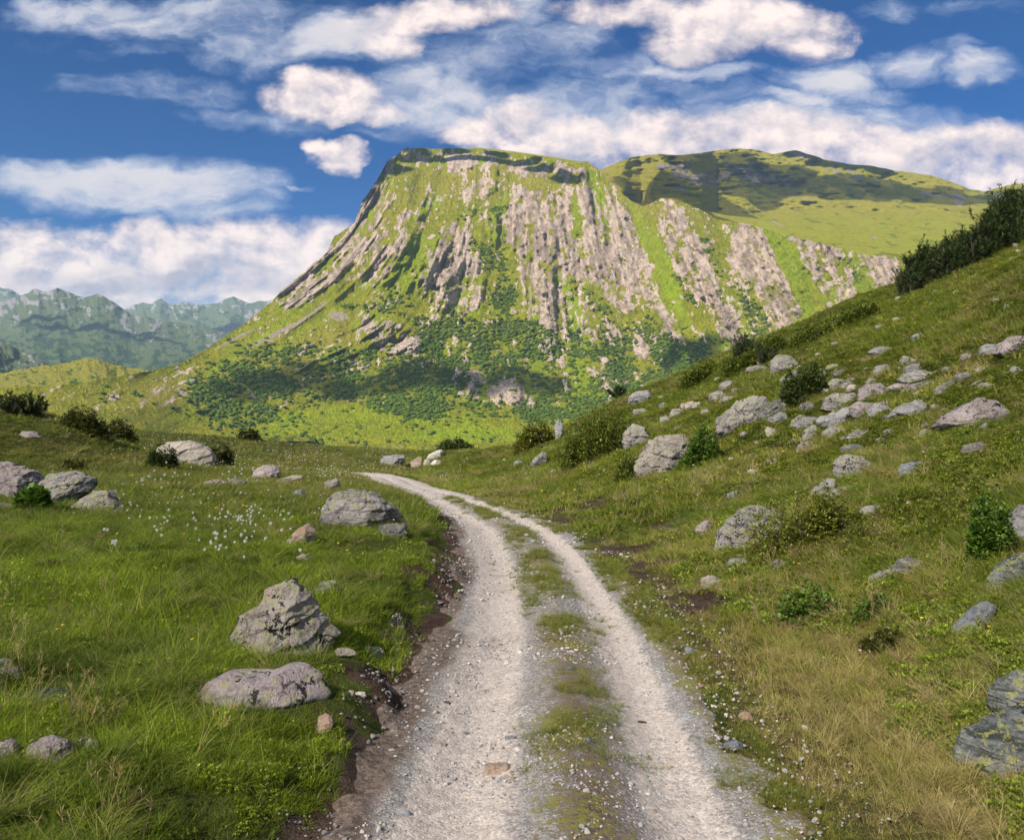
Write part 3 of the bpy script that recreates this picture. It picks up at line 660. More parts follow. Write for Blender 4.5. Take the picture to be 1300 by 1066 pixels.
def rock(spec, material, label, depth=.8, group=None, planes=7, sub=4, rough=1.0, cat='rock', name='rock', sharp=.6, parent=None, tilt=0.0, base=None):
    """a boulder from its outline (photo pixels at its own distance), with real depth"""
    NR[0] += 1; seed = 100 + NR[0]; r = np.random.default_rng(seed)
    poly = spec if isinstance(spec, list) else rand_poly(*spec, r, tilt)
    P = np.array(poly, float)
    x0, y0 = P.min(0); x1, y1 = P.max(0)
    hx, Y, hz = hit((x0 + x1) / 2, (base if base else y1 - .12 * (y1 - y0)))
    sc = Y / F
    cx, cy = (x0 + x1) / 2, (y0 + y1) / 2
    W, Hh = (x1 - x0) * sc, (y1 - y0) * sc
    dp = depth * .5 * (W * .6 + Hh * .4)
    Yc = Y + dp * .55
    k = Yc / Y
    Q = np.stack([(P[:, 0] - cx) * sc * k, (cy - P[:, 1]) * sc * k], 1)
    Q[:, 1] = np.where(Q[:, 1] < 0, Q[:, 1] * 1.25, Q[:, 1])
    # polar radius of the outline
    A = np.linspace(-math.pi, math.pi, 721); R = np.zeros_like(A)
    for i in range(len(Q)):
        p, q = Q[i], Q[(i + 1) % len(Q)]
        e = q - p; den = np.cos(A) * e[1] - np.sin(A) * e[0]
        with np.errstate(divide='ignore', invalid='ignore'):
            tt = (p[0] * e[1] - p[1] * e[0]) / den; uu = (p[0] * np.sin(A) - p[1] * np.cos(A)) / den
        ok = (tt > 0) & (uu >= -1e-6) & (uu <= 1 + 1e-6)
        R = np.where(ok & np.isfinite(tt), np.maximum(R, tt), R)
    R = np.maximum(R, .05 * max(W, Hh))
    kk = np.array([1, 2, 3, 2, 1]) / 9.0
    R = np.convolve(np.pad(R, 2, mode='wrap'), kk, 'valid')
    D, Fc = ico(sub)
    th = np.arctan2(D[:, 2], D[:, 0]); sn = np.sqrt(D[:, 0] ** 2 + D[:, 2] ** 2)
    rr = np.interp(th, A, R) * sn ** sharp
    V = np.stack([rr * np.cos(th), dp * np.sign(D[:, 1]) * np.abs(D[:, 1]) ** .75, rr * np.sin(th)], 1)
    U = V / np.array([W / 2, dp, Hh / 2])
    for _ in range(planes * 3):
        n = r.normal(size=3); n[0] *= .9; n[1] = -abs(n[1]) - .55; n[2] = n[2] * .7 + .2; n /= np.linalg.norm(n)
        h = r.uniform(.66, .95) * (U @ n).max()
        e = np.maximum(0, U @ n - h); U = U - n * e[:, None] * .93
    V = U * np.array([W / 2, dp, Hh / 2])
    L = (W * Hh * dp * 2) ** (1 / 3); G = V / L
    o3 = r.uniform(0, 50, 3)
    f1 = fbm3(G[:, 0] * 2.2 + o3[0], G[:, 1] * 2.2 + o3[1], G[:, 2] * 2.2 + o3[2], 4, seed, .55) - .5
    f2 = fbm3(G[:, 0] * 8 + o3[0], G[:, 1] * 8, G[:, 2] * 8, 3, seed + 1, .6) - .5
    cr = np.abs(fbm3(G[:, 0] * 2.6 + o3[2], G[:, 1] * 2.6 + o3[1], G[:, 2] * 4.2 + o3[0], 2, seed + 2) - .5)
    sd = r.normal(size=(16, 3)) * .55; so_ = r.uniform(-.5, .5, 16)
    cell = so_[np.argmin(((G[:, None, :] * np.array([1, 1, 1.5]) + .12 * np.stack([f1, f2, -f1], 1)[:, None, :] - sd[None]) ** 2).sum(2), 1)]
    dis = (.085 * f1 + .075 * f2 + .085 * cell * (0 if material == 'dung' else 1) - .045 * np.exp(-(cr / .013) ** 2)) * rough
    ln_ = np.array([r.uniform(-.45, .45), r.uniform(-.3, .3), 1.0]); ln_ /= np.linalg.norm(ln_)
    ph = (G @ ln_) * r.uniform(3.2, 5.5) + 1.1 * f1; fr = ph - np.floor(ph)
    dis = dis + .055 * (ss(0, .22, fr) - fr) * (0.35 if material in ('pink', 'white', 'dung') else 1.0)
    N = V / np.maximum(np.linalg.norm(V, axis=1, keepdims=True), 1e-6)
    V = V + N * (dis * L)[:, None] * .8
    me = mesh_np(name, V, Fc, [RM[material]])
    ob = mobj(name, me)
    ob.location = ((cx - CX) * sc * k, Yc, (CY - cy) * sc * k + (-.30 if group == 'loose stones on the track' else -.05) * Hh)
    tag(ob, label, cat, group)
    FOOT.append(((cx - CX) * sc * k, Yc - dp * .1, W * .5, dp))
    return ob
L_ = 'lichen'
rock([(292, 806), (300, 782), (328, 768), (333, 748), (350, 742), (368, 733), (384, 748), (402, 768), (430, 801), (418, 826), (372, 838), (318, 846), (298, 838)], 'hero', 'large angular pyramid shaped boulder with black cracks and yellow lichen left of the track', .75, planes=9, sub=6, sharp=.7)
rock([(243, 884), (262, 868), (282, 857), (302, 856), (338, 856), (362, 847), (382, 847), (402, 858), (414, 880), (410, 902), (372, 908), (300, 903), (256, 897)], 'violet', 'long smooth grey slab boulder in front of the pyramid boulder', .8, planes=5, sub=5, rough=.7)
rock((398, 733, 434, 768), L_, 'small round lichened stone just behind the pyramid boulder', .9)
rock([(357, 699), (366, 682), (378, 670), (390, 663), (401, 674), (399, 688), (380, 696)], 'pink', 'pinkish wedge shaped rock beside the cottongrass', .8, planes=6, sub=5, rough=.6)
rock([(411, 648), (414, 632), (422, 624), (442, 621), (470, 627), (496, 638), (514, 654), (492, 668), (448, 675), (414, 674)], 'strat', 'broad flat topped grey boulder on the left edge of the track bend', .8, planes=6, sub=5)
rock((480, 661, 522, 690), 'dark', 'small dark lumpy rock in front of the broad boulder by the bend', .9, rough=1.6)
rock((409, 606, 433, 627), L_, 'small grey lichened stone behind the broad boulder by the bend', .9)
rock((368, 621, 389, 637), 'blue', 'small bluish flat stone lying in the meadow grass', .8, tilt=.3)
rock([(318, 606), (322, 596), (332, 590), (350, 590), (355, 598), (346, 612), (328, 612)], 'violet', 'squarish pinkish purple rock in the middle of the meadow', .8, sub=4, rough=.6)
rock((254, 607, 290, 622), 'violet', 'low dark outcrop half sunk left of the squarish purple rock', .9, rough=1.5)
rock((286, 605, 313, 621), 'dark', 'low lumpy dark stone touching the squarish purple rock side', .9, rough=1.5)
rock([(344, 614), (352, 609), (370, 603), (384, 602), (384, 606), (366, 611), (350, 616)], 'pale', 'long thin tilted slab lying right of the squarish purple rock', .5, planes=3)
rock([(200, 568), (214, 560), (240, 558), (262, 567), (271, 576), (269, 590), (245, 593), (215, 588)], 'pale', 'long pale boulder with a bushy left end far out in the meadow', .8, sub=5, planes=5, rough=.7)
rock([(-30, 590), (0, 585), (25, 589), (46, 600), (50, 618), (46, 636), (10, 640), (-30, 640)], 'violet', 'big purplish grey outcrop cut by the left picture edge', .9, sub=6, planes=6)
rock([(42, 628), (50, 600), (68, 598), (92, 594), (116, 605), (116, 616), (98, 628), (90, 642), (62, 646), (45, 642)], L_, 'blocky lichened outcrop rock with an overhanging dark right side', .9, sub=6, planes=8)
rock([(96, 648), (100, 634), (112, 624), (132, 624), (148, 638), (158, 650), (130, 656), (105, 654)], L_, 'low rounded lichened boulder at the right foot of the outcrop', .9, sub=5)
rock((134, 619, 151, 636), 'dark', 'small dark stone behind the low rounded boulder at the outcrop', .9)
rock((-8, 637, 17, 652), L_, 'yellowish lichened stone at the left edge beside the leafy plant', .9)
rock((22, 546, 52, 558), 'violet', 'flat group of stone slabs on the heathy mound', .9, rough=1.6)
rock((146, 612, 166, 620), 'violet', 'thin grey slab half hidden in grass behind the outcrop', .8)
rock((376, 703, 396, 711), 'pale', 'small flat pale stone below the pink wedge rock', .8)
rock((424, 822, 452, 833), 'pale', 'flat pale stone on the grassy bank right of the pyramid boulder', .8)
rock((450, 821, 491, 834), 'pale', 'long flat pale stone at the edge of the grassy bank', .7)
rock((496, 777, 513, 802), 'violet', 'upright brownish stone buried in the bank beside the track', .8)
rock((436, 875, 452, 886), 'pale', 'small pale stone on the bare soil of the bank', .8)
rock((450, 876, 467, 886), 'white', 'small whitish stone lying on the bare soil of the bank', .8)
rock((402, 904, 425, 932), 'pink', 'pinkish stone in the soil under the long slab boulder', .8)
rock((-10, 938, 24, 972), 'violet', 'low grey stone in the bottom left corner', .9)
rock((18, 938, 92, 975), 'violet', 'long low lumpy stone in the grass near the bottom left corner', .7, rough=1.3)
rock((93, 936, 128, 962), 'violet', 'small lumpy stone right of the long low stone at bottom left', .8, rough=1.3)
rock((-10, 836, 24, 850), 'pale', 'flat pale stone at the left edge above the puddle', .8)
rock((-12, 846, 30, 864), 'violet', 'flat brownish stone at the left edge just behind the puddle', .8)
rock((481, 575, 516, 592), 'grey', 'flat grey slab at the far bend of the track', .9)
rock([(514, 594), (519, 587), (530, 579), (535, 578), (536, 594), (526, 596)], 'pink', 'pointed rock with a pale tip at the far bend of the track', .8, rough=.6)
rock((541, 571, 563, 583), 'white', 'whitish slab leaning at the far bend of the track', .8, tilt=.25)
rock((537, 582, 547, 592), 'pale', 'small pale rock left under the leaning whitish slab', .9)
rock((547, 583, 561, 592), 'white', 'small whitish rock right under the leaning whitish slab', .9)
# right hillside
rock([(807, 586), (815, 572), (826, 557), (846, 550), (870, 548), (876, 560), (886, 590), (866, 590), (846, 606), (826, 599), (810, 595)], 'hero', 'large pale block with a dark lichened rim above the track', .8, sub=6, planes=7, sharp=.6, rough=.8)
rock([(790, 560), (792, 546), (804, 536), (820, 543), (828, 556), (820, 568), (798, 570)], L_, 'rough lichened rock behind the large pale block', .9, sub=5, rough=1.4)
rock((703, 529, 717, 562), 'grey', 'upright grey rock at the left side of the big alpenrose bush', .8)
rock((674, 573, 698, 594), 'strat', 'striped leaning stone below the big alpenrose bush', .8, tilt=.3)
rock((652, 583, 665, 593), 'grey', 'small grey stone left of the striped leaning stone', .8)
rock((697, 596, 711, 603), 'grey', 'small flat stone below the striped leaning stone', .8)
rock((796, 494, 831, 516), 'grey', 'grey boulder on the skyline of the right hillside', .9, rough=1.3)
rock((802, 517, 823, 529), L_, 'lichened stone below the skyline boulder', .9)
rock((849, 518, 875, 530), L_, 'flat lichened stone uphill of the large pale block', .8)
rock((878, 509, 895, 520), 'pale', 'small rounded pale stone above the flat lichened stone', .9)
rock((889, 519, 904, 527), 'grey', 'small grey stone left of the lumpy outcrop', .8)
rock((875, 477, 887, 492), 'blue', 'small bluish upright stone on the green skyline', .8)
rock((912, 482, 932, 497), 'grey', 'grey leaning stone above the lumpy outcrop', .8, tilt=.35)
rock([(979, 474), (980, 456), (988, 449), (1002, 450), (1012, 460), (1006, 473), (992, 476)], L_, 'squarish lichened boulder standing high on the slope', .9, sub=5, rough=.9)
rock((948, 463, 981, 474), 'strat', 'flat layered stone left of the squarish boulder', .8)
rock([(910, 542), (922, 527), (938, 508), (955, 500), (972, 503), (978, 522), (966, 532), (936, 532), (918, 546)], L_, 'big lumpy lichened outcrop in the middle of the slope', .9, sub=6, rough=1.5)
rock((966, 506, 1002, 534), L_, 'broken dark lichened rock right of the lumpy outcrop', .9, rough=1.6, sub=5)
rock((1018, 507, 1038, 523), 'dark', 'dark knobbly rock under the juniper', .9, rough=1.5)
rock((912, 502, 940, 512), L_, 'flat lichened stone at the upper left of the lumpy outcrop', .8)
rock((1044, 497, 1102, 522), L_, 'broad rounded lichened rock right of the juniper', .8, sub=5, rough=1.2)
rock((1078, 508, 1118, 530), 'violet', 'purplish lumpy rock at the end of the broad rounded rock', .9, sub=5, rough=1.2)
rock((1033, 526, 1076, 541), 'grey', 'flat grey slab below the broad rounded rock', .8)
rock((1042, 540, 1077, 558), 'grey', 'grey wedge stone below the flat slab', .8, tilt=.2)
rock((1019, 540, 1039, 559), L_, 'leaning narrow stone left of the grey wedge stone', .7, tilt=.4)
rock((970, 541, 993, 557), 'pale', 'thin slanting splinter of stone in the grass', .5, tilt=-.5)
rock((1052, 478, 1079, 497), L_, 'rough lichened stone above the juniper', .9, rough=1.4)
rock((1046, 461, 1072, 471), L_, 'low pale lichened stone uphill of the rough stone', .9)
rock((1075, 487, 1094, 499), 'pale', 'pale flat stone between the rough stone and the broad rock', .8)
rock((1142, 453, 1177, 466), L_, 'low flat lichened slab uphill on the slope', .8)
rock((1110, 462, 1134, 473), 'violet', 'small purple grey slab left of the low flat slab', .8)
rock((1104, 438, 1142, 451), 'grey', 'long greyish stone high on the slope', .8)
rock([(1141, 481), (1150, 474), (1172, 470), (1192, 473), (1199, 482), (1185, 488), (1156, 487)], 'strat', 'layered slab with a dark undercut edge', .8, sub=5, rough=1.2)
rock((1126, 485, 1186, 495), 'violet', 'long low slab under the layered slab', .8)
rock((1187, 486, 1202, 509), 'grey', 'broken grey stone at the right of the layered slab', .9)
rock((1155, 423, 1174, 432), 'grey', 'narrow grey stone alone high on the slope', .7, tilt=.3)
rock((1134, 402, 1148, 409), 'pale', 'small pale stone near the top of the slope', .8)
rock((1218, 447, 1236, 459), 'violet', 'small violet stone between heath patches near the right edge', .8)
rock([(1264, 446), (1272, 434), (1286, 428), (1310, 426), (1310, 446), (1285, 451)], 'violet', 'dark violet boulder at the right edge high on the slope', .9, sub=5, rough=1.1)
rock([(1187, 540), (1210, 523), (1232, 512), (1244, 507), (1270, 510), (1287, 515), (1289, 532), (1266, 545), (1228, 540), (1205, 542)], 'violet', 'very large flat lichened slab on the right slope', .8, sub=6, planes=6, rough=1.1)
rock([(1128, 528), (1140, 516), (1160, 509), (1188, 511), (1191, 517), (1166, 522), (1150, 531)], 'grey', 'long low rounded slab left of the very large slab', .8, sub=5)
rock((1220, 560, 1259, 584), 'strat', 'blocky layered stone below the very large slab', .9, tilt=.15, sub=5)
rock((1141, 585, 1176, 604), 'blue', 'smooth bluish grey stone in the grass right of the two slabs', .8, tilt=.25)
rock((1166, 600, 1178, 611), L_, 'little lichened stone beside the smooth bluish stone', .9)
rock([(1060, 600), (1064, 582), (1078, 577), (1098, 580), (1112, 596), (1116, 608), (1100, 612), (1070, 612)], L_, 'rounded boulder with a big black lichen stain above two slabs', .9, sub=5)
rock([(1024, 632), (1034, 618), (1052, 605), (1060, 606), (1056, 620), (1040, 634)], 'grey', 'steep slab leaning left under the black stained boulder', .6, planes=4, sub=5)
rock([(1044, 634), (1052, 622), (1078, 616), (1096, 615), (1094, 628), (1070, 634)], L_, 'flat slab with a yellow lichen rim under the black stained boulder', .8, planes=4, sub=5)
rock((1092, 639, 1130, 658), 'grey', 'smooth grey stone right of the twiggy alpenrose', .8, sub=5, rough=.7)
rock((1134, 634, 1147, 646), 'white', 'small white rounded stone in the grass', .9)
rock((1150, 633, 1163, 651), 'pink', 'small red and white upright stone beside the white one', .7)
rock([(911, 692), (914, 674), (924, 660), (942, 645), (962, 638), (986, 644), (996, 662), (990, 686), (960, 698), (930, 700)], L_, 'large rounded boulder half covered by the twiggy alpenrose', .9, sub=6, planes=4, sharp=.9, rough=.6)
rock((882, 660, 906, 680), 'violet', 'jagged violet stone left of the large rounded boulder', .8, tilt=.3)
rock((924, 706, 952, 728), 'blue', 'dark bluish stone below the large rounded boulder', .9)
rock((978, 709, 1003, 730), 'dark', 'dark stone in a mossy hollow below the twiggy alpenrose', .9)
rock((888, 729, 916, 750), 'pale', 'pale stone at the foot of the hillside near the bare soil', .9)
rock((1134, 707, 1181, 738), 'strat', 'striped lichened stone standing in the tussocks', .9, sub=5)
rock((1098, 725, 1134, 744), 'grey', 'low slanting stone left of the striped lichened stone', .6, tilt=.4)
rock((1018, 727, 1034, 737), 'pale', 'small pale lump of stone in the tussocks', .8)
rock((921, 623, 937, 637), 'blue', 'small bluish splinter of stone in the upper grass', .5, tilt=.5)
rock((924, 580, 938, 585), 'white', 'thin white flat stone in the upper grass', .8)
rock([(1274, 682), (1282, 662), (1300, 640), (1330, 640), (1330, 700), (1290, 694)], 'grey', 'bulky grey boulder at the right edge behind the green bush', .9, sub=5)
rock([(1202, 812), (1212, 796), (1236, 774), (1256, 760), (1266, 766), (1250, 788), (1224, 808)], 'blue', 'long sloping bluish slab in the gully at the right', .6, planes=4, sub=5, rough=.7)
rock([(1246, 754), (1262, 728), (1288, 704), (1310, 700), (1310, 724), (1280, 744)], 'slate', 'wet dark slab higher up in the gully at the right edge', .6, planes=4, sub=5)
rock((1176, 784, 1194, 800), 'pale', 'small pale stone in tussocks left of the sloping bluish slab', .9)
rock([(1262, 902), (1266, 874), (1284, 862), (1310, 850), (1340, 850), (1340, 930), (1270, 912)], 'slate', 'dark slate block with yellow lichen at the right edge', .9, sub=6, planes=8)
rock([(1220, 990), (1224, 958), (1242, 930), (1262, 922), (1300, 906), (1345, 900), (1345, 1030), (1240, 1030)], 'slate', 'largest slate boulder with yellow lichen in the bottom right corner', .9, sub=6, planes=8, base=985)
# loose stones of the track
for bx, mt_, lb in [((867, 817, 886, 831), 'blue', 'blue grey flat stone on the right verge of the track'), ((936, 898, 956, 914), 'pink', 'pinkish flat stone at the right verge of the track'), ((918, 936, 946, 954), 'blue', 'flat bluish stone at the right verge near the front'),
                    ((874, 930, 893, 946), 'grey', 'squarish grey stone on the verge next to the right rut'), ((743, 930, 757, 952), 'blue', 'grey stone standing in the mossy middle of the track'), ((608, 962, 660, 990), 'pink', 'wide flat pinkish stone at the bottom of the track'),
                    ((638, 931, 664, 947), 'blue', 'flat grey stone in the left rut near the front'), ((578, 926, 600, 940), 'pale', 'small pale stone in the left rut near the front'), ((546, 935, 570, 955), 'pale', 'pale angular stone on the left side of the track front'), ((716, 842, 734, 853), 'blue', 'round grey stone in the middle strip of the track'),
                    ((524, 948, 540, 962), 'white', 'small whitish stone near the front left edge of the track')]:
    rock(bx, mt_, lb, .9, group='loose stones on the track', planes=5, sub=3, cat='stone', name='stone')
# scattered small stones half sunk in the slope, nothing tells them apart
for px_, rw_, wd in [(1040, 452, 12), (1000, 490, 14), (1165, 478, 16), (1090, 548, 12), (1118, 560, 14), (1205, 470, 18), (1225, 480, 22), (1290, 470, 16), (1252, 492, 20), (1240, 432, 12), (1195, 412, 10), (1140, 380, 9), (1215, 372, 9), (1280, 390, 12), (1010, 560, 12), (985, 585, 12),
                      (955, 600, 14), (885, 600, 12), (1060, 660, 14), (1205, 640, 16), (1230, 690, 16), (1080, 770, 18), (1215, 600, 14), (1275, 590, 14), (860, 545, 9), (760, 605, 10), (770, 598, 10), (640, 585, 7), (668, 603, 8), (1012, 700, 16), (1110, 520, 12), (945, 552, 12), (905, 560, 10), (1175, 540, 13), (1060, 525, 12), (1150, 498, 14), (1100, 470, 12), (840, 505, 9), (900, 470, 8)]:
    rock((px_ - wd / 2, rw_ - wd * .38, px_ + wd / 2, rw_ + wd * .28), random.choice(['grey', 'violet', L_, 'pale']), 'small grey stone half sunk in the grass of the right slope', .8, group='small stones on the right slope', planes=4, sub=3, cat='stone', name='stone')
_r = np.random.default_rng(78)
for _k in range(34):
    px_ = _r.normal(1060, 105); rw_ = 522 - .20 * (px_ - 1000) + _r.normal(0, 26); wd = _r.uniform(16, 38); fl = _r.uniform(.28, .45)
    if not 880 < px_ < 1290 or rw_ < np.interp(px_, _sky[:, 0], _sky[:, 1]) + 22: continue
    rock((px_ - wd / 2, rw_ - wd * fl, px_ + wd / 2, rw_ + wd * .2), random.choice(['strat', 'violet', L_, 'grey', 'dark']), 'flat grey slab half buried in the stony band across the right slope', .9, group='slabs of the stony band on the right slope', planes=6, sub=4, tilt=_r.normal(.22, .15), rough=1.3)
_r = np.random.default_rng(77)
for _k in range(58):
    px_ = _r.uniform(840, 1300); sk = np.interp(px_, _sky[:, 0], _sky[:, 1]); rw_ = sk + 18 + (_r.random() ** 1.3) * np.interp(px_, [840, 1300], [90, 330])
    wd = _r.uniform(6, 15) * np.interp(rw_, [350, 600, 800], [.8, 1.1, 1.5]) * (1.3 if 460 < rw_ < 560 else 1); fl = _r.uniform(.3, .55)
    rock((px_ - wd / 2, rw_ - wd * fl, px_ + wd / 2, rw_ + wd * .22), random.choice(['grey', 'violet', L_, L_, 'strat', 'pale']), 'small grey stone half sunk in the grass of the right slope', .9, group='small stones on the right slope', planes=5, sub=3, cat='stone', name='stone', tilt=_r.normal(.12, .2))
# dark clods of dung on the ruts
m, t, o = mat('dung'); RM['dung'] = m
nn = t.noise(objcoord(t), 40, 4, .7); principled(t, o, t.mix(nn, (.05, .032, .025), (.12, .08, .06)), .95, t.bump(nn, .8, .01), .1)
for px_, rw_, wd, lb in [(816, 920, 16, 'largest dark brown dung clod on the right rut'), (799, 756, 9, 'dark dung clod at the outer edge of the right rut'), (801, 772, 8, 'small dark dung clod below the first one on the right rut'), (767, 739, 9, 'dark dung clod on the inner side of the right rut'), (766, 717, 9, 'farthest dark dung clod on the right rut'),
                         (777, 824, 7, 'tiny dung crumb in the middle of the right rut'), (582, 800, 9, 'dark clod on the left rut near the soil bank'), (578, 773, 8, 'small dark clod high on the left rut'), (566, 894, 13, 'flat brown clod on the left rut')]:
    rock((px_ - wd / 2, rw_ - wd * .4, px_ + wd / 2, rw_ + wd * .3), 'dung', lb, .9, group='dung clods on the track', planes=2, sub=3, cat='dung', name='dung_clod', rough=1.5)

# ------------------------------------------------------------------ shrubs
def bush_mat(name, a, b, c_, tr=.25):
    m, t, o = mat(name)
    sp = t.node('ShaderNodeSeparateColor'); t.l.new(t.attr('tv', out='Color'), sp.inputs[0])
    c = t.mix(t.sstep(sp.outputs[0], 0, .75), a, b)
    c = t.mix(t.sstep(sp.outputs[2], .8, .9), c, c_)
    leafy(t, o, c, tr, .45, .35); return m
BM = {'alpenrose': bush_mat('alpenrose_leaf', (.055, .085, .012), (.14, .18, .022), (.30, .31, .04)),
      'yellow': bush_mat('yellow_shrub_leaf', (.09, .115, .014), (.20, .225, .028), (.30, .29, .05)),
      'green': bush_mat('green_shrub_leaf', (.05, .11, .015), (.11, .21, .025), (.22, .30, .05)),
      'heath': bush_mat('heath_leaf', (.05, .065, .012), (.105, .12, .02), (.15, .14, .035)),
      'juniper': bush_mat('juniper_leaf', (.035, .06, .012), (.075, .115, .022), (.11, .15, .04)),
      'pine': bush_mat('pine_needle', (.02, .042, .010), (.045, .08, .014), (.08, .12, .02), .2)}
m, t, o = mat('twig_bark'); M_twig = m
principled(t, o, t.mix(t.noise(objcoord(t), 30, 3), (.07, .055, .045), (.20, .17, .15)), .9)
def tubes(name, segs, mtl, parent):
    V = []; Fc = []
    for p, q, r0, r1 in segs:
        p, q = np.array(p, float), np.array(q, float); ax = q - p; n = np.linalg.norm(ax)
        if n < 1e-6: continue
        ax /= n; u = np.cross(ax, [0, 0, 1.0] if abs(ax[2]) < .9 else [1.0, 0, 0]); u /= np.linalg.norm(u); v = np.cross(ax, u)
        b = len(V)
        for c, r_ in ((p, r0), (q, r1)):
            for k in range(5):
                a = 2 * math.pi * k / 5; V.append(c + r_ * (u * math.cos(a) + v * math.sin(a)))
        for k in range(5): Fc.append((b + k, b + (k + 1) % 5, b + 5 + (k + 1) % 5, b + 5 + k))
    return mobj(name, mesh_np(name, V, Fc, [mtl]), parent)
def place_box(x0, y0, x1, y1):
    X, Y, Z = hit((x0 + x1) / 2, y1 - 2); sc = Y / F
    return X, Y, Z, (x1 - x0) * sc, (y1 - y0) * sc, sc
def shrub(box, kind, label, seed, n=260, group=None, ls=None, name='shrub', cat='shrub', lumps=5, dep=.7, wide=.45, twigs=14):
    X, Y, Z, W, Hh, sc = place_box(*box); r = np.random.default_rng(seed)
    root = link(bpy.data.objects.new(name, None)); root.location = (X, Y + W * dep * .3, Z); root.empty_display_size = .2
    tag(root, label, cat, group)
    ls = ls or max(.045, 3.4 * sc); n = int(n * 2.6)
    Hh *= 1.12; LP = [(0, 0, W * .42, Hh)] + [(r.uniform(-.36, .36) * W, r.uniform(-.3, .3) * W * dep, W * r.uniform(.16, .28), Hh * r.uniform(.5, .9)) for _ in range(lumps)]
    V = []; Fc = []; tc = []; seg = []
    for i in range(n):
        lx, ly, lr, lh = LP[r.integers(len(LP))]
        v = r.normal(size=3); v[2] = abs(v[2]); v /= np.linalg.norm(v); q = r.uniform(.55, 1.05)
        x, y, z = lx + v[0] * lr * q, ly + v[1] * lr * dep * q, v[2] * lh * q
        z += float(H(X + x, Y + W * dep * .3 + y, False) - Z)
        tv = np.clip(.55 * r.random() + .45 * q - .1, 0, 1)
        for _k in range(6):
            az = r.uniform(0, 2 * math.pi); el = r.uniform(-.1, 1.2); L = ls * r.uniform(.7, 1.3)
            d_ = np.array([math.cos(az) * math.cos(el), math.sin(az) * math.cos(el), math.sin(el)])
            s_ = np.array([-math.sin(az), math.cos(az), r.normal(0, .3)]) * L * wide * .5
            b = np.array([x, y, z]) + d_ * L * .12; j = len(V); up = np.array([0, 0, .1 * L])
            V += [b, b + d_ * L * .55 + s_ + up, b + d_ * L, b + d_ * L * .55 - s_ + up]; tc += [(tv, .5, r.random())] * 4; Fc.append((j, j + 1, j + 2, j + 3))
    for k in range(twigs):
        v = r.normal(size=3); v[2] = abs(v[2]) * .6 + .15; v /= np.linalg.norm(v)
        p = np.array([r.normal(0, .1) * W, r.normal(0, .06) * W, 0]); q1 = p + v * np.array([W * .25, W * .2, Hh * .5]); q2 = q1 + (v + r.normal(0, .35, 3)) * np.array([W * .2, W * .14, Hh * .35])
        seg += [(p, q1 * .85, .006 + .004 * W, .004 + .003 * W), (q1 * .85, q2 * .85, .004 + .003 * W, .002)]
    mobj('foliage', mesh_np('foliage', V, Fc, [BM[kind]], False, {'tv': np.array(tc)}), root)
    if twigs: tubes('branches', seg, M_twig, root)
    return root
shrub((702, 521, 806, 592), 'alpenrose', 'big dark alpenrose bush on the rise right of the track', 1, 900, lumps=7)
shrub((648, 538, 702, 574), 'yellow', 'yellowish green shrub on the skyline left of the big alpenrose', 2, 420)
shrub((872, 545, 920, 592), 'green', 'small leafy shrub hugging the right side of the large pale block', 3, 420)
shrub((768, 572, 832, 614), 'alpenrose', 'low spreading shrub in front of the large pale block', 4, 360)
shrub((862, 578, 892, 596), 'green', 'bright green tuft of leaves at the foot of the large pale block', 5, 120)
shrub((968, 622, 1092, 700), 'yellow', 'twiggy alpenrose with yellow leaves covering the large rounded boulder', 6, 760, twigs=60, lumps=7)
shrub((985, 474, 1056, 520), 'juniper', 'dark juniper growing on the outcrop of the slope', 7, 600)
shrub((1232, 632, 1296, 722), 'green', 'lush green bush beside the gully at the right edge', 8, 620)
shrub((996, 748, 1066, 796), 'green', 'low leafy plant with reddish flowers in the tussocks', 9, 80, wide=.55, twigs=5)
shrub((550, 559, 606, 574), 'juniper', 'dark low bush on the brow above the far bend', 10, 260)
shrub((72, 520, 134, 552), 'heath', 'rounded dark heath bush on top of the mound', 11, 560)
shrub((184, 566, 222, 598), 'juniper', 'dark shrub at the left end of the long pale boulder', 12, 360)
shrub((252, 562, 292, 594), 'heath', 'dark shrub behind the right end of the long pale boulder', 13, 260)
shrub((296, 548, 330, 560), 'heath', 'dark heath hump on the meadow brow', 14, 160)
shrub((12, 626, 60, 656), 'green', 'bright green broad leaved plant in front of the outcrop', 15, 150, wide=.8, ls=.16, name='leafy_plant', cat='plant', twigs=0)
shrub((130, 535, 176, 562), 'heath', 'heath bush on the right flank of the mound', 16, 320)
shrub((70, 586, 112, 600), 'heath', 'low heath bush behind the outcrop', 17, 160)
shrub((1080, 760, 1130, 800), 'green', 'small leafy patch of bilberry among pale tussocks', 18, 140)
shrub((1096, 806, 1160, 834), 'heath', 'round reddish cushion plant in the tussocks', 19, 120, name='cushion_plant', cat='plant')
for i, (a, b, c_, d_) in enumerate([(860, 465, 915, 492), (905, 452, 960, 480), (1000, 410, 1070, 436), (1060, 388, 1120, 412), (940, 432, 1000, 456)]):
    shrub((a, b, c_, d_), 'alpenrose', ['low heath shrub on the skyline just below the juniper outcrop', 'low dark shrub on the skyline below the spiky dwarf pine', 'spreading alpenrose carpet high on the slope', 'topmost alpenrose carpet below the dark ridge pines', 'alpenrose carpet between spiky dwarf pine and upper slope'][i], 30 + i, 330, group='alpenrose carpets along the skyline', lumps=8)

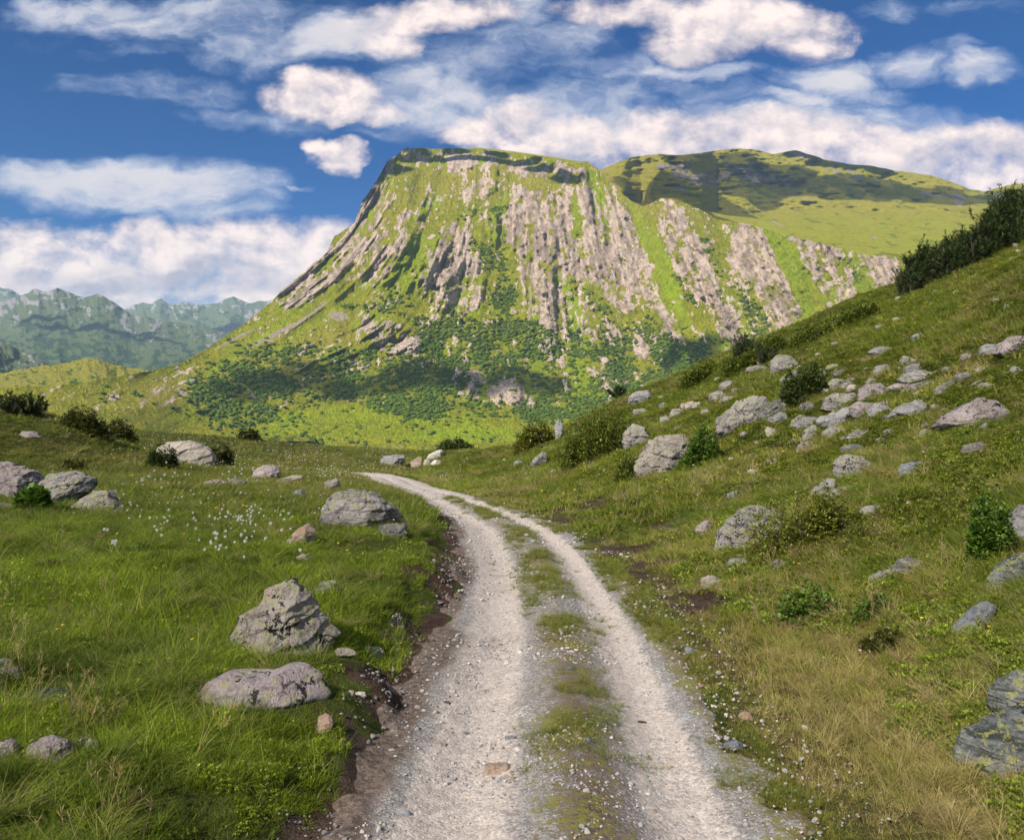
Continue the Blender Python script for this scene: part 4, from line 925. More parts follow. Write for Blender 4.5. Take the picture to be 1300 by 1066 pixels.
def dwarf_pine(box, label, seed, group=None, nst=9, upright=.6, mix='pine'):
    X, Y, Z, W, Hh, sc = place_box(*box); r = np.random.default_rng(seed)
    root = link(bpy.data.objects.new('dwarf_pine', None)); root.location = (X, Y, Z - .08 * Hh); tag(root, label, 'dwarf pine', group); root.empty_display_size = .3
    seg = []; tips = []
    for k in range(nst):
        az = 2 * math.pi * (k + r.uniform(-.4, .4)) / nst; spread = r.uniform(.15, 1) * W * .5; top = Hh * r.uniform(.62, 1.0) * (1 - .25 * spread / (W * .5))
        pts = [np.array([math.cos(az) * spread * f ** .7, math.sin(az) * spread * .7 * f ** .7, top * f ** (1.3)]) for f in np.linspace(0, 1, 8)]
        for a, b, f in zip(pts[:-1], pts[1:], np.linspace(1, .3, 7)):
            seg.append((a, b, .035 * f * (.3 + Hh / 3), .03 * f * (.3 + Hh / 3)))
        for j in range(34):
            f = r.uniform(.04, 1); b = pts[0] * 0 + np.array([np.interp(f, np.linspace(0, 1, 8), [p[i] for p in pts]) for i in range(3)])
            v = r.normal(size=3); v[2] = abs(v[2]) * upright + .35; v /= np.linalg.norm(v); L = Hh * r.uniform(.12, .26)
            e = b + v * L * np.array([1, .8, 1]); seg.append((b, e, .012, .006)); tips.append((b + .3 * (e - b), e + np.array([0, 0, L * .35])))
        tips.append((pts[-2], pts[-1] + np.array([0, 0, Hh * .08])))
    V = []; Fc = []; tc = []
    nl = Hh * .075
    for p, q in tips:
        tv = r.random()
        for j in range(26):
            f = r.random(); b = p + (q - p) * f; ax = (q - p) / np.linalg.norm(q - p)
            v = r.normal(size=3); v = v - ax * (v @ ax); v /= np.linalg.norm(v); v = v * .75 + ax * .65
            w = np.cross(v, r.normal(size=3)); w /= np.linalg.norm(w); w *= max(nl * .10, .33 * sc)
            L = nl * r.uniform(.7, 1.3); i = len(V); V += [b - w, b + w, b + v * L]; tc += [(tv, .5, r.random())] * 3; Fc.append((i, i + 1, i + 2))
    mobj('crown', mesh_np('crown', V, Fc, [BM[mix]], False, {'tv': np.array(tc)}), root)
    tubes('trunk', seg, M_twig, root)
    return root
for i, (bx, lb) in enumerate([((-6, 496, 34, 528), 'bushy dwarf pine on the left mound at the picture edge'), ((22, 500, 66, 530), 'dwarf pine next to the one at the left edge'),
                              ((926, 424, 962, 466), 'spiky dark green dwarf pine on the skyline above the outcrop'), ((950, 436, 990, 464), 'low dwarf pine with grey twigs beside the spiky one'), ((772, 490, 798, 508), 'small lone dwarf pine on the skyline left of the grey boulder')]):
    dwarf_pine(bx, lb, 50 + i, nst=10)
for i, (cx_, rb, h_, w_, lb) in enumerate([(1152, 372, 36, 34, 'lowest small dwarf pine of the dark row on the right ridge'), (1172, 364, 58, 46, 'broad dwarf pine second from the bottom of the ridge row'), (1198, 350, 50, 46, 'dwarf pine with a forked top in the ridge row'), (1222, 340, 50, 40, 'dwarf pine in the middle of the ridge row'),
                                           (1240, 330, 46, 36, 'thin dwarf pine before the tall group on the ridge'), (1257, 323, 62, 38, 'first dwarf pine of the tall group on the ridge'), (1275, 316, 76, 40, 'tallest dwarf pine of the ridge row'), (1296, 308, 72, 42, 'dwarf pine at the right edge on top of the ridge'), (1318, 300, 74, 44, 'dwarf pine beyond the tallest one, cut by the right edge')]):
    dwarf_pine((cx_ - w_ / 2, rb - h_, cx_ + w_ / 2, rb + 4), lb, 70 + i, 'dwarf pines on the right ridge', nst=11, upright=1.2)

# ------------------------------------------------------------------ grass
tall = [blade_mesh('tall_grass', 20, .055, .135, .0056, .7, 200 + i, M_grass) for i in range(4)]
short = [blade_mesh('short_grass', 15, .06, .11, .0055, .75, 210 + i, M_grass, 2) for i in range(3)]
coarse = [blade_mesh('coarse_grass', 12, .11, .20, .017, .5, 220 + i, M_grass, 2) for i in range(3)]
tuss = [blade_mesh('tussock', 34, .05, .20, .005, 1.0, 230 + i, M_grass) for i in range(3)]
cover = [leaf_mesh('bilberry', 24, .12, .09, .026, 240 + i, M_cover) for i in range(3)]
clump = [blade_mesh('grass_clump', 70, .06, .22, .0056, 1.05, 260 + i, M_grass) for i in range(4)]
reed = [blade_mesh('reed_grass', 9, .05, .42, .0075, .5, 250 + i, M_grass, 4) for i in range(2)]
def stalk_mesh(seed):
    r = np.random.default_rng(seed); V = []; Fc = []; tc = []
    for _ in range(4):
        x, y = r.normal(0, .04, 2); h = r.uniform(.26, .42); lx, ly = r.normal(0, .07, 2); w = .0014
        P = [np.array([x + lx * f * f, y + ly * f * f, h * f]) for f in (0, .5, 1)]
        for a, b in zip(P[:-1], P[1:]):
            i = len(V); V += [a - [w, 0, 0], a + [w, 0, 0], b + [w, 0, 0], b - [w, 0, 0]]; Fc.append((i, i + 1, i + 2, i + 3)); tc += [(.9, .5, 0)] * 4
        for k in range(9):
            b = P[2] - (P[2] - P[1]) * r.uniform(0, .35); v = r.normal(0, 1, 3) * .012 + np.array([0, 0, .016]); i = len(V)
            V += [b, b + v + [.003, 0, 0], b + v * 1.5, b + v - [.003, 0, 0]]; Fc.append((i, i + 1, i + 2, i + 3)); tc += [(.97, .5, 0)] * 4
    return mesh_np('seed_stalk', V, Fc, [M_grass], True, {'tv': np.array(tc)})
stalk = [stalk_mesh(270 + i) for i in range(3)]
PROTO = tall + short + coarse + tuss + cover + reed + clump + stalk
I_T, I_S, I_C, I_K, I_V, I_R = 0, 4, 7, 10, 13, 16
FA = np.array(FOOT)
def in_rock(X, Y, k=.88):
    m_ = np.zeros(len(X), bool)
    for x, y, w, dd in FA: m_ |= ((X - x) / (w * k)) ** 2 + ((Y - y) / (dd * k)) ** 2 < 1
    return m_
def normal_tilt(X, Y, k=.6):
    e = .15; gx = (H(X + e, Y, False) - H(X - e, Y, False)) / (2 * e); gy = (H(X, Y + e, False) - H(X, Y - e, False)) / (2 * e)
    return np.arctan(gy) * k, -np.arctan(gx) * k
def mixc(a, b, f): return np.asarray(a)[None, :] * (1 - f[:, None]) + np.asarray(b)[None, :] * f[:, None]
N = 195000
u = rng.uniform(-.96, .96, N); Y = np.exp(rng.uniform(math.log(2.4), math.log(100), N))
N2 = 60000; u = np.append(u, rng.uniform(-.12, .72, N2)); Y = np.append(Y, np.exp(rng.uniform(math.log(24), math.log(76), N2))); X = u * Y; N += N2
d, dirt, dry, heath = zones(X, Y)
patch = fbm2(X * .9, Y * .9, 3, 301); fine_ = fbm2(X * 4, Y * 4, 2, 302); big = fbm2(X * .3, Y * .3, 3, 303)
keep = ((np.abs(d) > 1.2 + .15 * ss(10, 20, Y) + .5 * ss(30, 40, Y) + .3 * (fine_ - .5)) | (Y > 60)) & ~in_rock(X, Y)
keep &= rng.random(N) > .90 * ss(.25, .6, dirt + .8 * (fine_ - .5))
keep &= (((X - PUD[0]) / .26) ** 2 + ((Y - PUD[1]) / .2) ** 2 > 1) | (rng.random(N) < .10)
keep &= ~((d < 0) & (Y < 22) & (rng.random(N) < .75 * ss(.56, .40, patch * .55 + fine_ * .45)))
keep &= ~((d > 1.2) & (d < 1.9) & (rng.random(N) < .55))
X, Y, d, dirt, dry, heath, patch, fine_, big = [a[keep] for a in (X, Y, d, dirt, dry, heath, patch, fine_, big)]
N = len(X)
left = d < 0; r1, r2, r3 = rng.random(N), rng.random(N), rng.random(N)
far = Y > 16
var = np.where(r1 < .8, I_T + rng.integers(0, 4, N), I_K + rng.integers(0, 3, N))
trod = (d > 0) & (d < 2.5 + 2.6 * (big - .5) + 1.2 * (r3 - .5))
var = np.where(trod, np.where(r1 < .85, I_S + rng.integers(0, 3, N), I_K + rng.integers(0, 3, N)), var)
slope = (d > 0) & ~trod
var = np.where(slope, np.where(r1 < .32 + .5 * (patch - .5), I_K + rng.integers(0, 3, N), np.where(r2 < .45, I_T + rng.integers(0, 4, N), I_S + rng.integers(0, 3, N))), var)
var = np.where(slope & (r3 < .24 + .9 * (fine_ - .5)), I_V + rng.integers(0, 3, N), var)
var = np.where(far & (var < I_V), np.where(r2 < .75, I_C + rng.integers(0, 3, N), var), var)
hs = heath > rng.random(N) * .9 + .08
var = np.where(hs, np.where(r2 < .72, I_V + rng.integers(0, 3, N), var), var)
var = np.where(left & (Y < 18) & (r1 > .90) & (fine_ > .52), I_V + rng.integers(0, 3, N), var)
var = np.where(left & (Y < 9) & (r3 > .985 - .06 * (patch - .4)), I_R + rng.integers(0, 2, N), var)
lush = mixc((.05, .095, .006), (.21, .30, .016), np.clip(r2 * .45 + 1.7 * (patch - .5) + .7 * (fine_ - .5) + .28, 0, 1))
olive = mixc((.14, .19, .018), (.31, .36, .045), r2)
tan = mixc((.29, .235, .095), (.50, .41, .21), r2)
meadow = mixc((.085, .135, .010), (.18, .24, .024), r2)
tint = np.where(left[:, None], lush, olive)
f = ss(11, 26, Y) * left; tint = tint * (1 - f[:, None]) + meadow * f[:, None]
f = np.where(left, ss(.5, .85, dry + .5 * (r1 - .5)) * .5, ss(.48, .9, dry + .8 * (r3 - .5)) * .8); tint = tint * (1 - f[:, None]) + tan * f[:, None]
tuf = (var >= I_K) & (var < I_V) & ~left; tint = np.where((tuf & (r2 < .5))[:, None], tan, tint)
gr = slope & (patch > .56) & (r1 < .7); tint = np.where(gr[:, None], mixc((.09, .15, .012), (.18, .26, .025), r2), tint)
cv = (var >= I_V) & (var < I_R)
tint = np.where(cv[:, None], mixc((.08, .13, .012), (.22, .29, .026), np.clip(r1 * .8 + .7 * (fine_ - .5) + .1, 0, 1)), tint)
tint = np.where((hs & cv)[:, None], mixc((.085, .125, .010), (.19, .225, .022), r1), tint)
tint = tint * (.80 + .6 * big[:, None]) * rng.uniform(.85, 1.15, (N, 1))
sc_ = np.clip((Y / 8) ** .55, .62, 2.6) * rng.uniform(.7, 1.3, N) * np.where(trod, .8, 1) * np.where(left & ~far, .62 + .75 * np.clip(patch - .25, 0, 1), 1)
edge_ = ss(1.2, 2.0, np.abs(d)); sc_ *= .6 + .4 * edge_
rx, ry = normal_tilt(X, Y)
rot = np.stack([rx + rng.normal(0, .12, N), ry + rng.normal(0, .12, N), rng.uniform(0, 6.28, N)], 1)
P3 = np.stack([X, Y, H(X, Y) - .01], 1)
sc_ = np.where(cv, np.minimum(sc_, 1.5), sc_); zs = sc_ * np.where((var >= I_C) & (var < I_K), .62 - .24 * ss(18, 32, Y), 1 - .3 * ss(8, 16, Y)) * np.where(hs & cv, 1.2, 1)
# grass on the middle strip and verge of the track
M = 26000
u = rng.uniform(-.4, .5, M); Y2 = np.exp(rng.uniform(math.log(2.6), math.log(29), M)); D2 = np.where(rng.random(M) < .6, rng.normal(.12, .2, M), rng.uniform(.9, 1.32, M))
X2 = road_x(Y2) + D2
pm = fbm2(X2 * 1.6, Y2 * 1.0, 3, 311); k2 = (rng.random(M) < np.clip((pm - .28) * 2.6, 0, .8)) & ~in_rock(X2, Y2)
X2, Y2, D2, pm = X2[k2], Y2[k2], D2[k2], pm[k2]; M = len(X2)
big2 = (pm > .52) & (rng.random(M) < .14)
v2 = np.where(big2, I_K + rng.integers(0, 3, M), I_S + rng.integers(0, 3, M))
t2 = mixc((.16, .145, .03), (.36, .31, .10), rng.random(M)); t2 = np.where(big2[:, None], mixc((.12, .165, .018), (.24, .28, .045), rng.random(M)), t2)
s2 = np.where(big2, .55, .30) * rng.uniform(.7, 1.3, M) * np.clip((Y2 / 8) ** .5, .8, 2)
rot2 = np.stack([rng.normal(0, .1, M), rng.normal(0, .1, M), rng.uniform(0, 6.28, M)], 1)
P2 = np.stack([X2, Y2, H(X2, Y2, False) + .012], 1)
# big clumps and tussocks standing out of the turf
K = 17500
u = rng.uniform(-.9, .9, K); Y4 = np.exp(rng.uniform(math.log(2.6), math.log(42), K)); X4 = u * Y4
d4, dirt4, dry4, heath4 = zones(X4, Y4); pt4 = fbm2(X4 * .7, Y4 * .7, 3, 341); a4, b4, c4 = rng.random(K), rng.random(K), rng.random(K)
k4 = (np.abs(d4) > 1.75) & ~in_rock(X4, Y4, 1.05) & (dirt4 < .4) & (pt4 + .35 * (a4 - .5) > .46) & ((d4 < 0) | (d4 > 2.6) | (b4 < .25)) & (((X4 - PUD[0]) / .36) ** 2 + ((Y4 - PUD[1]) / .42) ** 2 > 1)
X4, Y4, d4, dry4, pt4, a4, b4, c4 = [q[k4] for q in (X4, Y4, d4, dry4, pt4, a4, b4, c4)]; K = len(X4)
lf4 = d4 < 0
t4 = np.where(lf4[:, None], mixc((.05, .10, .012), (.25, .34, .02), b4 ** 1.5), mixc((.14, .17, .018), (.28, .30, .05), b4))
t4 = np.where((~lf4 & (c4 < .42))[:, None], mixc((.34, .28, .14), (.52, .42, .25), b4), t4); t4 = np.where((lf4 & (c4 < .10))[:, None], mixc((.25, .22, .09), (.36, .31, .14), b4), t4)
f4 = (ss(11, 26, Y4) * lf4 * .7)[:, None]; t4 = t4 * (1 - f4) + mixc((.10, .13, .015), (.22, .22, .05), b4) * f4
s4 = rng.uniform(.6, 1.4, K) * np.clip((Y4 / 9) ** .5, .55, 1.7) * np.where(lf4, 1.0, .85); rx4, ry4 = normal_tilt(X4, Y4, .8)
P4 = np.stack([X4, Y4, H(X4, Y4) - .01], 1); rot4 = np.stack([rx4 + rng.normal(0, .15, K), ry4 + rng.normal(0, .15, K), rng.uniform(0, 6.28, K)], 1); v4 = 18 + rng.integers(0, 4, K)
J = 650
u = rng.uniform(-.74, .74, J); Y5 = np.exp(rng.uniform(math.log(3), math.log(22), J)); X5 = u * Y5; k5 = (np.abs(road_d(X5, Y5)) > 1.7) & ~in_rock(X5, Y5, 1.0) & (fbm2(X5 * .5, Y5 * .5, 2, 351) > .47); X5, Y5 = X5[k5], Y5[k5]; J = len(X5)
P5 = np.stack([X5, Y5, H(X5, Y5) - .01], 1); rot5 = np.stack([rng.normal(0, .15, J), rng.normal(0, .15, J), rng.uniform(0, 6.28, J)], 1); s5 = rng.uniform(.6, 1.1, J); t5 = mixc((.30, .25, .10), (.48, .40, .22), rng.random(J))
g_ob = scatter('grass', np.concatenate([P3, P2, P4, P5]), np.concatenate([rot, rot2, rot4, rot5]), np.concatenate([np.stack([sc_, sc_, zs], 1), np.stack([s2, s2, s2 * .8], 1), np.stack([s4, s4, s4 * rng.uniform(.7, 1.1, K)], 1), np.stack([s5, s5, s5], 1)]), np.concatenate([var, v2, v4, 22 + rng.integers(0, 3, J)]), np.concatenate([tint, t2, t4, t5]), PROTO)
tag(g_ob, 'meadow grass, dry tussocks and low bilberry growing on both sides of the track', 'grass', kind='stuff')

# ------------------------------------------------------------------ gravel
m, t, o = mat('gravel_stone')
principled(t, o, t.mix(1.0, t.attr('tint', 'INSTANCER', 'Color'), t.mix(t.noise(objcoord(t), 3, 4), (.7, .7, .7), (1.2, 1.2, 1.2)), 'MULTIPLY'), .9, None, .2)
peb = []
for i in range(6):
    V, Fc = ico(2); r = np.random.default_rng(500 + i); V = V.copy() * np.array([1, r.uniform(.6, .95), r.uniform(.4, .7)])
    for _ in range(7):
        n = r.normal(size=3); n /= np.linalg.norm(n); h = r.uniform(.5, .85) * (V @ n).max(); V = V - n * np.maximum(0, V @ n - h)[:, None]
    peb.append(mesh_np('pebble', V, Fc, [m], False))
G = 30000
Yg = np.exp(rng.uniform(math.log(2.6), math.log(36), G)); z_ = rng.random(G)
Dg = np.where(z_ < .36, rng.normal(-.5, .34, G), np.where(z_ < .5, rng.normal(.58, .2, G), np.where(z_ < .74, rng.uniform(.82, 1.75, G), np.where(z_ < .9, rng.normal(.1, .2, G), rng.uniform(-1.4, -.85, G)))))
Xg = road_x(Yg) + Dg; k = (np.abs(Dg) < 2.0) & ~in_rock(Xg, Yg) & (rng.random(G) < 1 - .8 * ss(1.05, 1.7, np.abs(Dg)) + .1) & (fbm2(Xg * 1.2, Yg * 1.2, 3, 321) > .42) & ((np.abs(Dg) < .85) | (rng.random(G) < .6))
Xg, Yg, Dg = Xg[k], Yg[k], Dg[k]; G = len(Xg)
sz = np.clip(np.exp(rng.normal(math.log(.0075), .5, G)), .004, .045) * np.clip((Yg / 6) ** .45, .9, 1.8) * np.where(np.abs(Dg) > .8, 1.1, 1)
tg = mixc((.25, .235, .23), (.56, .525, .50), rng.random(G)); tg = np.where((rng.random(G) < .22)[:, None], mixc((.22, .235, .26), (.36, .375, .40), rng.random(G)), tg); tg = np.where((rng.random(G) < .07)[:, None], np.array([[.28, .19, .15]]), tg); tg = np.where((Dg < -1.0)[:, None], tg * .6, tg)
gv = scatter('gravel', np.stack([Xg, Yg, H(Xg, Yg, False) + .020 + sz * .12], 1), np.stack([rng.normal(0, .3, G), rng.normal(0, .3, G), rng.uniform(0, 6.28, G)], 1), np.stack([sz, sz, sz], 1), rng.integers(0, 6, G), tg, peb)
tag(gv, 'loose pale gravel and pebbles on the track and its verge', 'gravel', kind='stuff')

# ------------------------------------------------------------------ cottongrass and flowers
m, t, o = mat('cotton_tuft'); M_cot = m; leafy(t, o, (.9, .88, .86), .4, .9, .05)
m, t, o = mat('cotton_stem'); M_stem = m; principled(t, o, (.10, .13, .04), .7)
def cotton_mesh(seed):
    r = np.random.default_rng(seed); h = .30; V = []; Fc = []; mi = []
    for k in range(3):
        a = 2 * math.pi * k / 3; V += [(.003 * math.cos(a), .003 * math.sin(a), -.03)]
    V += [(.012, 0, h)]
    Fc += [(0, 1, 3), (1, 2, 3), (2, 0, 3)]; mi += [0] * 3
    for k in range(60):
        v = r.normal(size=3); v /= np.linalg.norm(v); v[2] = v[2] * 1.2 - .35
        w = np.cross(v, r.normal(size=3)); w /= np.linalg.norm(w); b = np.array([.012, 0, h])
        i = len(V); V += [b - w * .007, b + w * .007, b + v * r.uniform(.022, .038)]; Fc.append((i, i + 1, i + 2)); mi.append(1)
    return mesh_np('cottongrass', V, Fc, [M_stem, M_cot], False, mi=mi)
CM = [cotton_mesh(600 + i) for i in range(4)]
pts = []
for cx_, cy_, sx, sy, n in [(292, 650, 34, 14, 34), (316, 655, 20, 10, 22), (285, 690, 20, 12, 16), (205, 605, 20, 10, 26), (160, 640, 14, 10, 8), (232, 625, 26, 14, 12), (195, 665, 14, 14, 6), (300, 596, 30, 8, 18), (345, 690, 30, 14, 8), (140, 690, 20, 20, 6), (250, 660, 60, 30, 14)]:
    for _ in range(n): pts.append((random.gauss(cx_, sx), random.gauss(cy_, sy)))
k = 0
for px_, rw_ in pts:
    X_, Y_, Z_ = hit(px_, rw_ + 16)
    if px_ < 125 and rw_ < 655 or in_rock(np.array([X_]), np.array([Y_]))[0]: continue
    ob = mobj('cottongrass', CM[k % 4]); k += 1
    s_ = random.uniform(.6, .95) * max(1, Y_ / 18); ob.location = (X_, Y_, Z_); ob.scale = (s_, s_, s_ * .95); ob.rotation_euler = (random.gauss(0, .12), random.gauss(0, .12), random.uniform(0, 6.28))
    tag(ob, 'white cottongrass head on a thin stem in the left meadow', 'cottongrass', 'cottongrass heads in the left meadow')
Q = 900
uu = rng.uniform(-.56, -.06, Q); Yq = np.exp(rng.uniform(math.log(34), math.log(92), Q)); Xq = uu * Yq; kq = (fbm2(Xq * .16, Yq * .08, 3, 331) > .47) & (np.abs(road_d(Xq, Yq)) > 2.5) & (uu > -.50 + .0 * Yq)
Xq, Yq = Xq[kq], Yq[kq]; Q = len(Xq); sq = rng.uniform(.8, 1.3, Q) * (Yq / 34) ** .35
cf = scatter('cottongrass_field', np.stack([Xq, Yq, H(Xq, Yq)], 1), np.stack([rng.normal(0, .1, Q), rng.normal(0, .1, Q), rng.uniform(0, 6.28, Q)], 1), np.stack([sq, sq, sq], 1), rng.integers(0, 4, Q), np.ones((Q, 3)), CM)
tag(cf, 'far drift of white cottongrass flecks across the back of the meadow', 'cottongrass', kind='stuff')
m, t, o = mat('flower_petal'); principled(t, o, t.attr('tint', 'INSTANCER', 'Color'), .7)
V, Fc = ico(1); fl = mesh_np('flower', np.concatenate([V * np.array([.02, .02, .010]) + np.array([0, 0, .17])]), Fc, [m])
Q = 260
uu = rng.uniform(-.62, .62, Q); Yq = np.exp(rng.uniform(math.log(6), math.log(40), Q)); Xq = uu * Yq; kq = (np.abs(road_d(Xq, Yq)) > 2.2) & ~in_rock(Xq, Yq); Xq, Yq = Xq[kq], Yq[kq]; Q = len(Xq)
ct = np.where((rng.random(Q) < .65)[:, None], np.array([[.75, .5, .02]]), np.array([[.55, .35, .38]])); sq = rng.uniform(.5, 1, Q) * np.clip(Yq / 12, .8, 2)
ff = scatter('wildflowers', np.stack([Xq, Yq, H(Xq, Yq)], 1), np.zeros((Q, 3)), np.stack([sq, sq, sq], 1), np.zeros(Q), ct, [fl])
tag(ff, 'tiny yellow and pink wildflowers sprinkled in the grass', 'wildflowers', kind='stuff')

# ------------------------------------------------------------------ puddle
m, t, o = mat('puddle_water'); principled(t, o, (.02, .03, .04), .04, t.bump(t.noise(objcoord(t), 9, 2), .05, .01), .5)
a = np.linspace(0, 2 * math.pi, 49)[:-1]; rr = 1 + .25 * np.sin(3 * a + 1) + .15 * np.sin(5 * a)
V = np.concatenate([[[0, 0, 0]], np.stack([.30 * rr * np.cos(a), .19 * rr * np.sin(a), 0 * a], 1)])
pd = mobj('puddle', mesh_np('puddle', V, [(0, 1 + i, 1 + (i + 1) % 48) for i in range(48)], [m])); pd.location = (PUD[0], PUD[1], float(H(PUD[0], PUD[1], False)) + .085)
tag(pd, 'small bluish puddle in the grass at the left edge', 'puddle', kind='structure')

# ------------------------------------------------------------------ scrub and trees on the mountain
PXm, ROWm, Dm, rock_m, shrub_m, bare_m = MF
mm, t, o = mat('alder_leaf')
principled(t, o, t.mix(t.noise(t.node('ShaderNodeNewGeometry').outputs['Position'], .5, 4, .7), t.attr('tint', 'INSTANCER', 'Color'), (.02, .05, .012)), .9, None, .1)
al = []
for i in range(5):
    V, Fc = ico(2); r = np.random.default_rng(700 + i); q = fbm3(V[:, 0] * 1.6 + i * 9, V[:, 1] * 1.6, V[:, 2] * 1.6, 3, 700 + i, .7)
    V = V * (.45 + 1.1 * q)[:, None] * np.array([1.25, 1, .75]); al.append(mesh_np('alder', V, Fc, [mm], False))
vis = (PXm > -60) & (PXm < 1250) & (ROWm < 585) & (ROWm > 225)
pr = shrub_m * (1 - .9 * rock_m) * vis; pr = pr * (.35 + .65 * ss(280, 450, ROWm)); pr = pr + .10 * vis * (1 - rock_m) * ss(.5, .62, fbm2(PXm / 7, ROWm / 5, 3, 69)) * ss(400, 470, ROWm) * ss(200, 330, PXm); pr = pr.ravel() / pr.sum()
A = 21000
ix = rng.choice(len(pr), A, p=pr); px_ = PXm.ravel()[ix] + rng.uniform(-1, 1, A); rw_ = ROWm.ravel()[ix] + rng.uniform(-.6, .6, A); dd = Dm.ravel()[ix] - 1.0
sz = np.minimum(np.exp(rng.normal(math.log(1.9), .55, A)), 4.2) * np.interp(rw_, [250, 420, 560], [.8, 1, .9])
Pa = mountain_xyz(px_, rw_, dd); ta = mixc((.055, .09, .006), (.155, .215, .012), rng.random(A) ** 1.4)
ta = np.where((rw_ < 430)[:, None], ta * np.array([1.25, 1.1, 1.0]), ta)
ao = scatter('alder_scrub', Pa, np.stack([0 * sz, 0 * sz, rng.uniform(0, 6.28, A)], 1), np.stack([sz, sz, sz * .9], 1), rng.integers(0, 5, A), ta, al)
tag(ao, 'dark green alder scrub covering the lower slopes of the big mountain', 'scrub', kind='stuff')
def spruce_meshes(seed):
    r = np.random.default_rng(seed); V = []; Fc = []; tc = []
    for k in range(150):
        f = r.random() ** .8; z = .12 + .88 * f; rad = .26 * (1 - f) ** .9 + .015; az = r.uniform(0, 6.28)
        b = np.array([0, 0, z + .05]); e = np.array([rad * math.cos(az), rad * math.sin(az), z - .05 * (1 - f)]); s_ = np.array([-math.sin(az), math.cos(az), 0]) * .05
        i = len(V); V += [b, e - s_ * .6, e + s_ * .6]; tc += [(r.random(), .5, r.random())] * 3; Fc.append((i, i + 1, i + 2))
    cr = mesh_np('crown', V, Fc, [BM['pine']], False, {'tv': np.array(tc)})
    a = np.linspace(0, 2 * math.pi, 7)[:-1]; V = [(.025 * math.cos(x), .025 * math.sin(x), -.05) for x in a] + [(0, 0, .9)]
    return cr, mesh_np('trunk', V, [(i, (i + 1) % 6, 6) for i in range(6)], [M_twig])
SPM = [spruce_meshes(800 + i) for i in range(3)]
def on_mountain(px, row):
    j = int(np.argmin(np.abs(MCX - px))); i = int(np.argmin(np.abs(ROWm[:, j] - row))); return mountain_xyz(px, row, Dm[i, j] - 3)
for i, (px_, rw_, h_) in enumerate([(741, 418, 13), (735, 424, 10), (760, 430, 11), (770, 436, 9), (703, 358, 12), (694, 366, 10), (676, 385, 10), (757, 445, 9), (762, 420, 10), (505, 400, 8), (480, 395, 8), (860, 335, 9), (655, 425, 9), (110, 500, 7), (106, 503, 6), (585, 410, 9), (640, 300, 7), (545, 350, 7)]):
    p = on_mountain(px_, rw_); e = link(bpy.data.objects.new('spruce_tree', None)); e.location = p; s_ = h_ * p[1] / F; e.scale = (s_, s_, s_); e.rotation_euler.z = i
    tag(e, 'tiny dark spruce standing on the far mountain face', 'spruce', 'spruces dotted over the mountain face')
    mobj('crown', SPM[i % 3][0], e); mobj('trunk', SPM[i % 3][1], e)
# two far boulders on the left flank, a lift station on the skyline
def far_rock(px, row, w, label):
    p = on_mountain(px, row); V, Fc = ico(3); s_ = w * p[1] / F / 2
    q = fbm3(V[:, 0] * 1.5 + px, V[:, 1] * 1.5, V[:, 2] * 1.5, 3, 5); V = V * (.6 + .8 * q)[:, None] * np.array([1.1, .9, .75]) * s_
    ob = mobj('rock', mesh_np('rock', V, Fc, [RM['dark']], False)); ob.location = p + np.array([0, -1, .2 * s_]); tag(ob, label, 'rock')
far_rock(245, 485, 8, 'dark boulder lying alone on the sunny left flank of the mountain')
far_rock(143, 503, 6, 'smaller violet boulder on the low left end of the mountain flank')
m, t, o = mat('station_wood'); principled(t, o, (.30, .14, .11), .8)
m2, t, o = mat('station_roof'); principled(t, o, (.12, .08, .08), .7)
def box(c, s_):
    x, y, z = c; a, b, h = (v / 2 for v in s_)
    V = [(x + i * a, y + j * b, z + k_ * h) for k_ in (-1, 1) for j in (-1, 1) for i in (-1, 1)]
    return V, [(0, 2, 3, 1), (4, 5, 7, 6), (0, 1, 5, 4), (2, 6, 7, 3), (0, 4, 6, 2), (1, 3, 7, 5)]
jx = int(np.argmin(np.abs(np.arange(600, 1800, 2.2) - 1269.5))); st = RV[-3, jx]
e = link(bpy.data.objects.new('lift_station', None)); e.location = st; tag(e, 'tiny reddish lift station on the skyline of the long ridge', 'lift station')
mobj('mast', mesh_np('mast', *box((0, 0, 3.5), (2.2, 2.2, 9)), [m2], False), e)
mobj('cabin', mesh_np('cabin', *box((0, 0, 10), (14, 7, 5)), [m], False), e)
V = [(-8, -4.5, 12.5), (8, -4.5, 12.5), (8, 4.5, 12.5), (-8, 4.5, 12.5), (-8, 0, 15), (8, 0, 15)]
mobj('roof', mesh_np('roof', V, [(0, 1, 5, 4), (2, 3, 4, 5), (0, 4, 3, 3), (1, 2, 5, 5), (3, 2, 1, 0)], [m2], False), e)

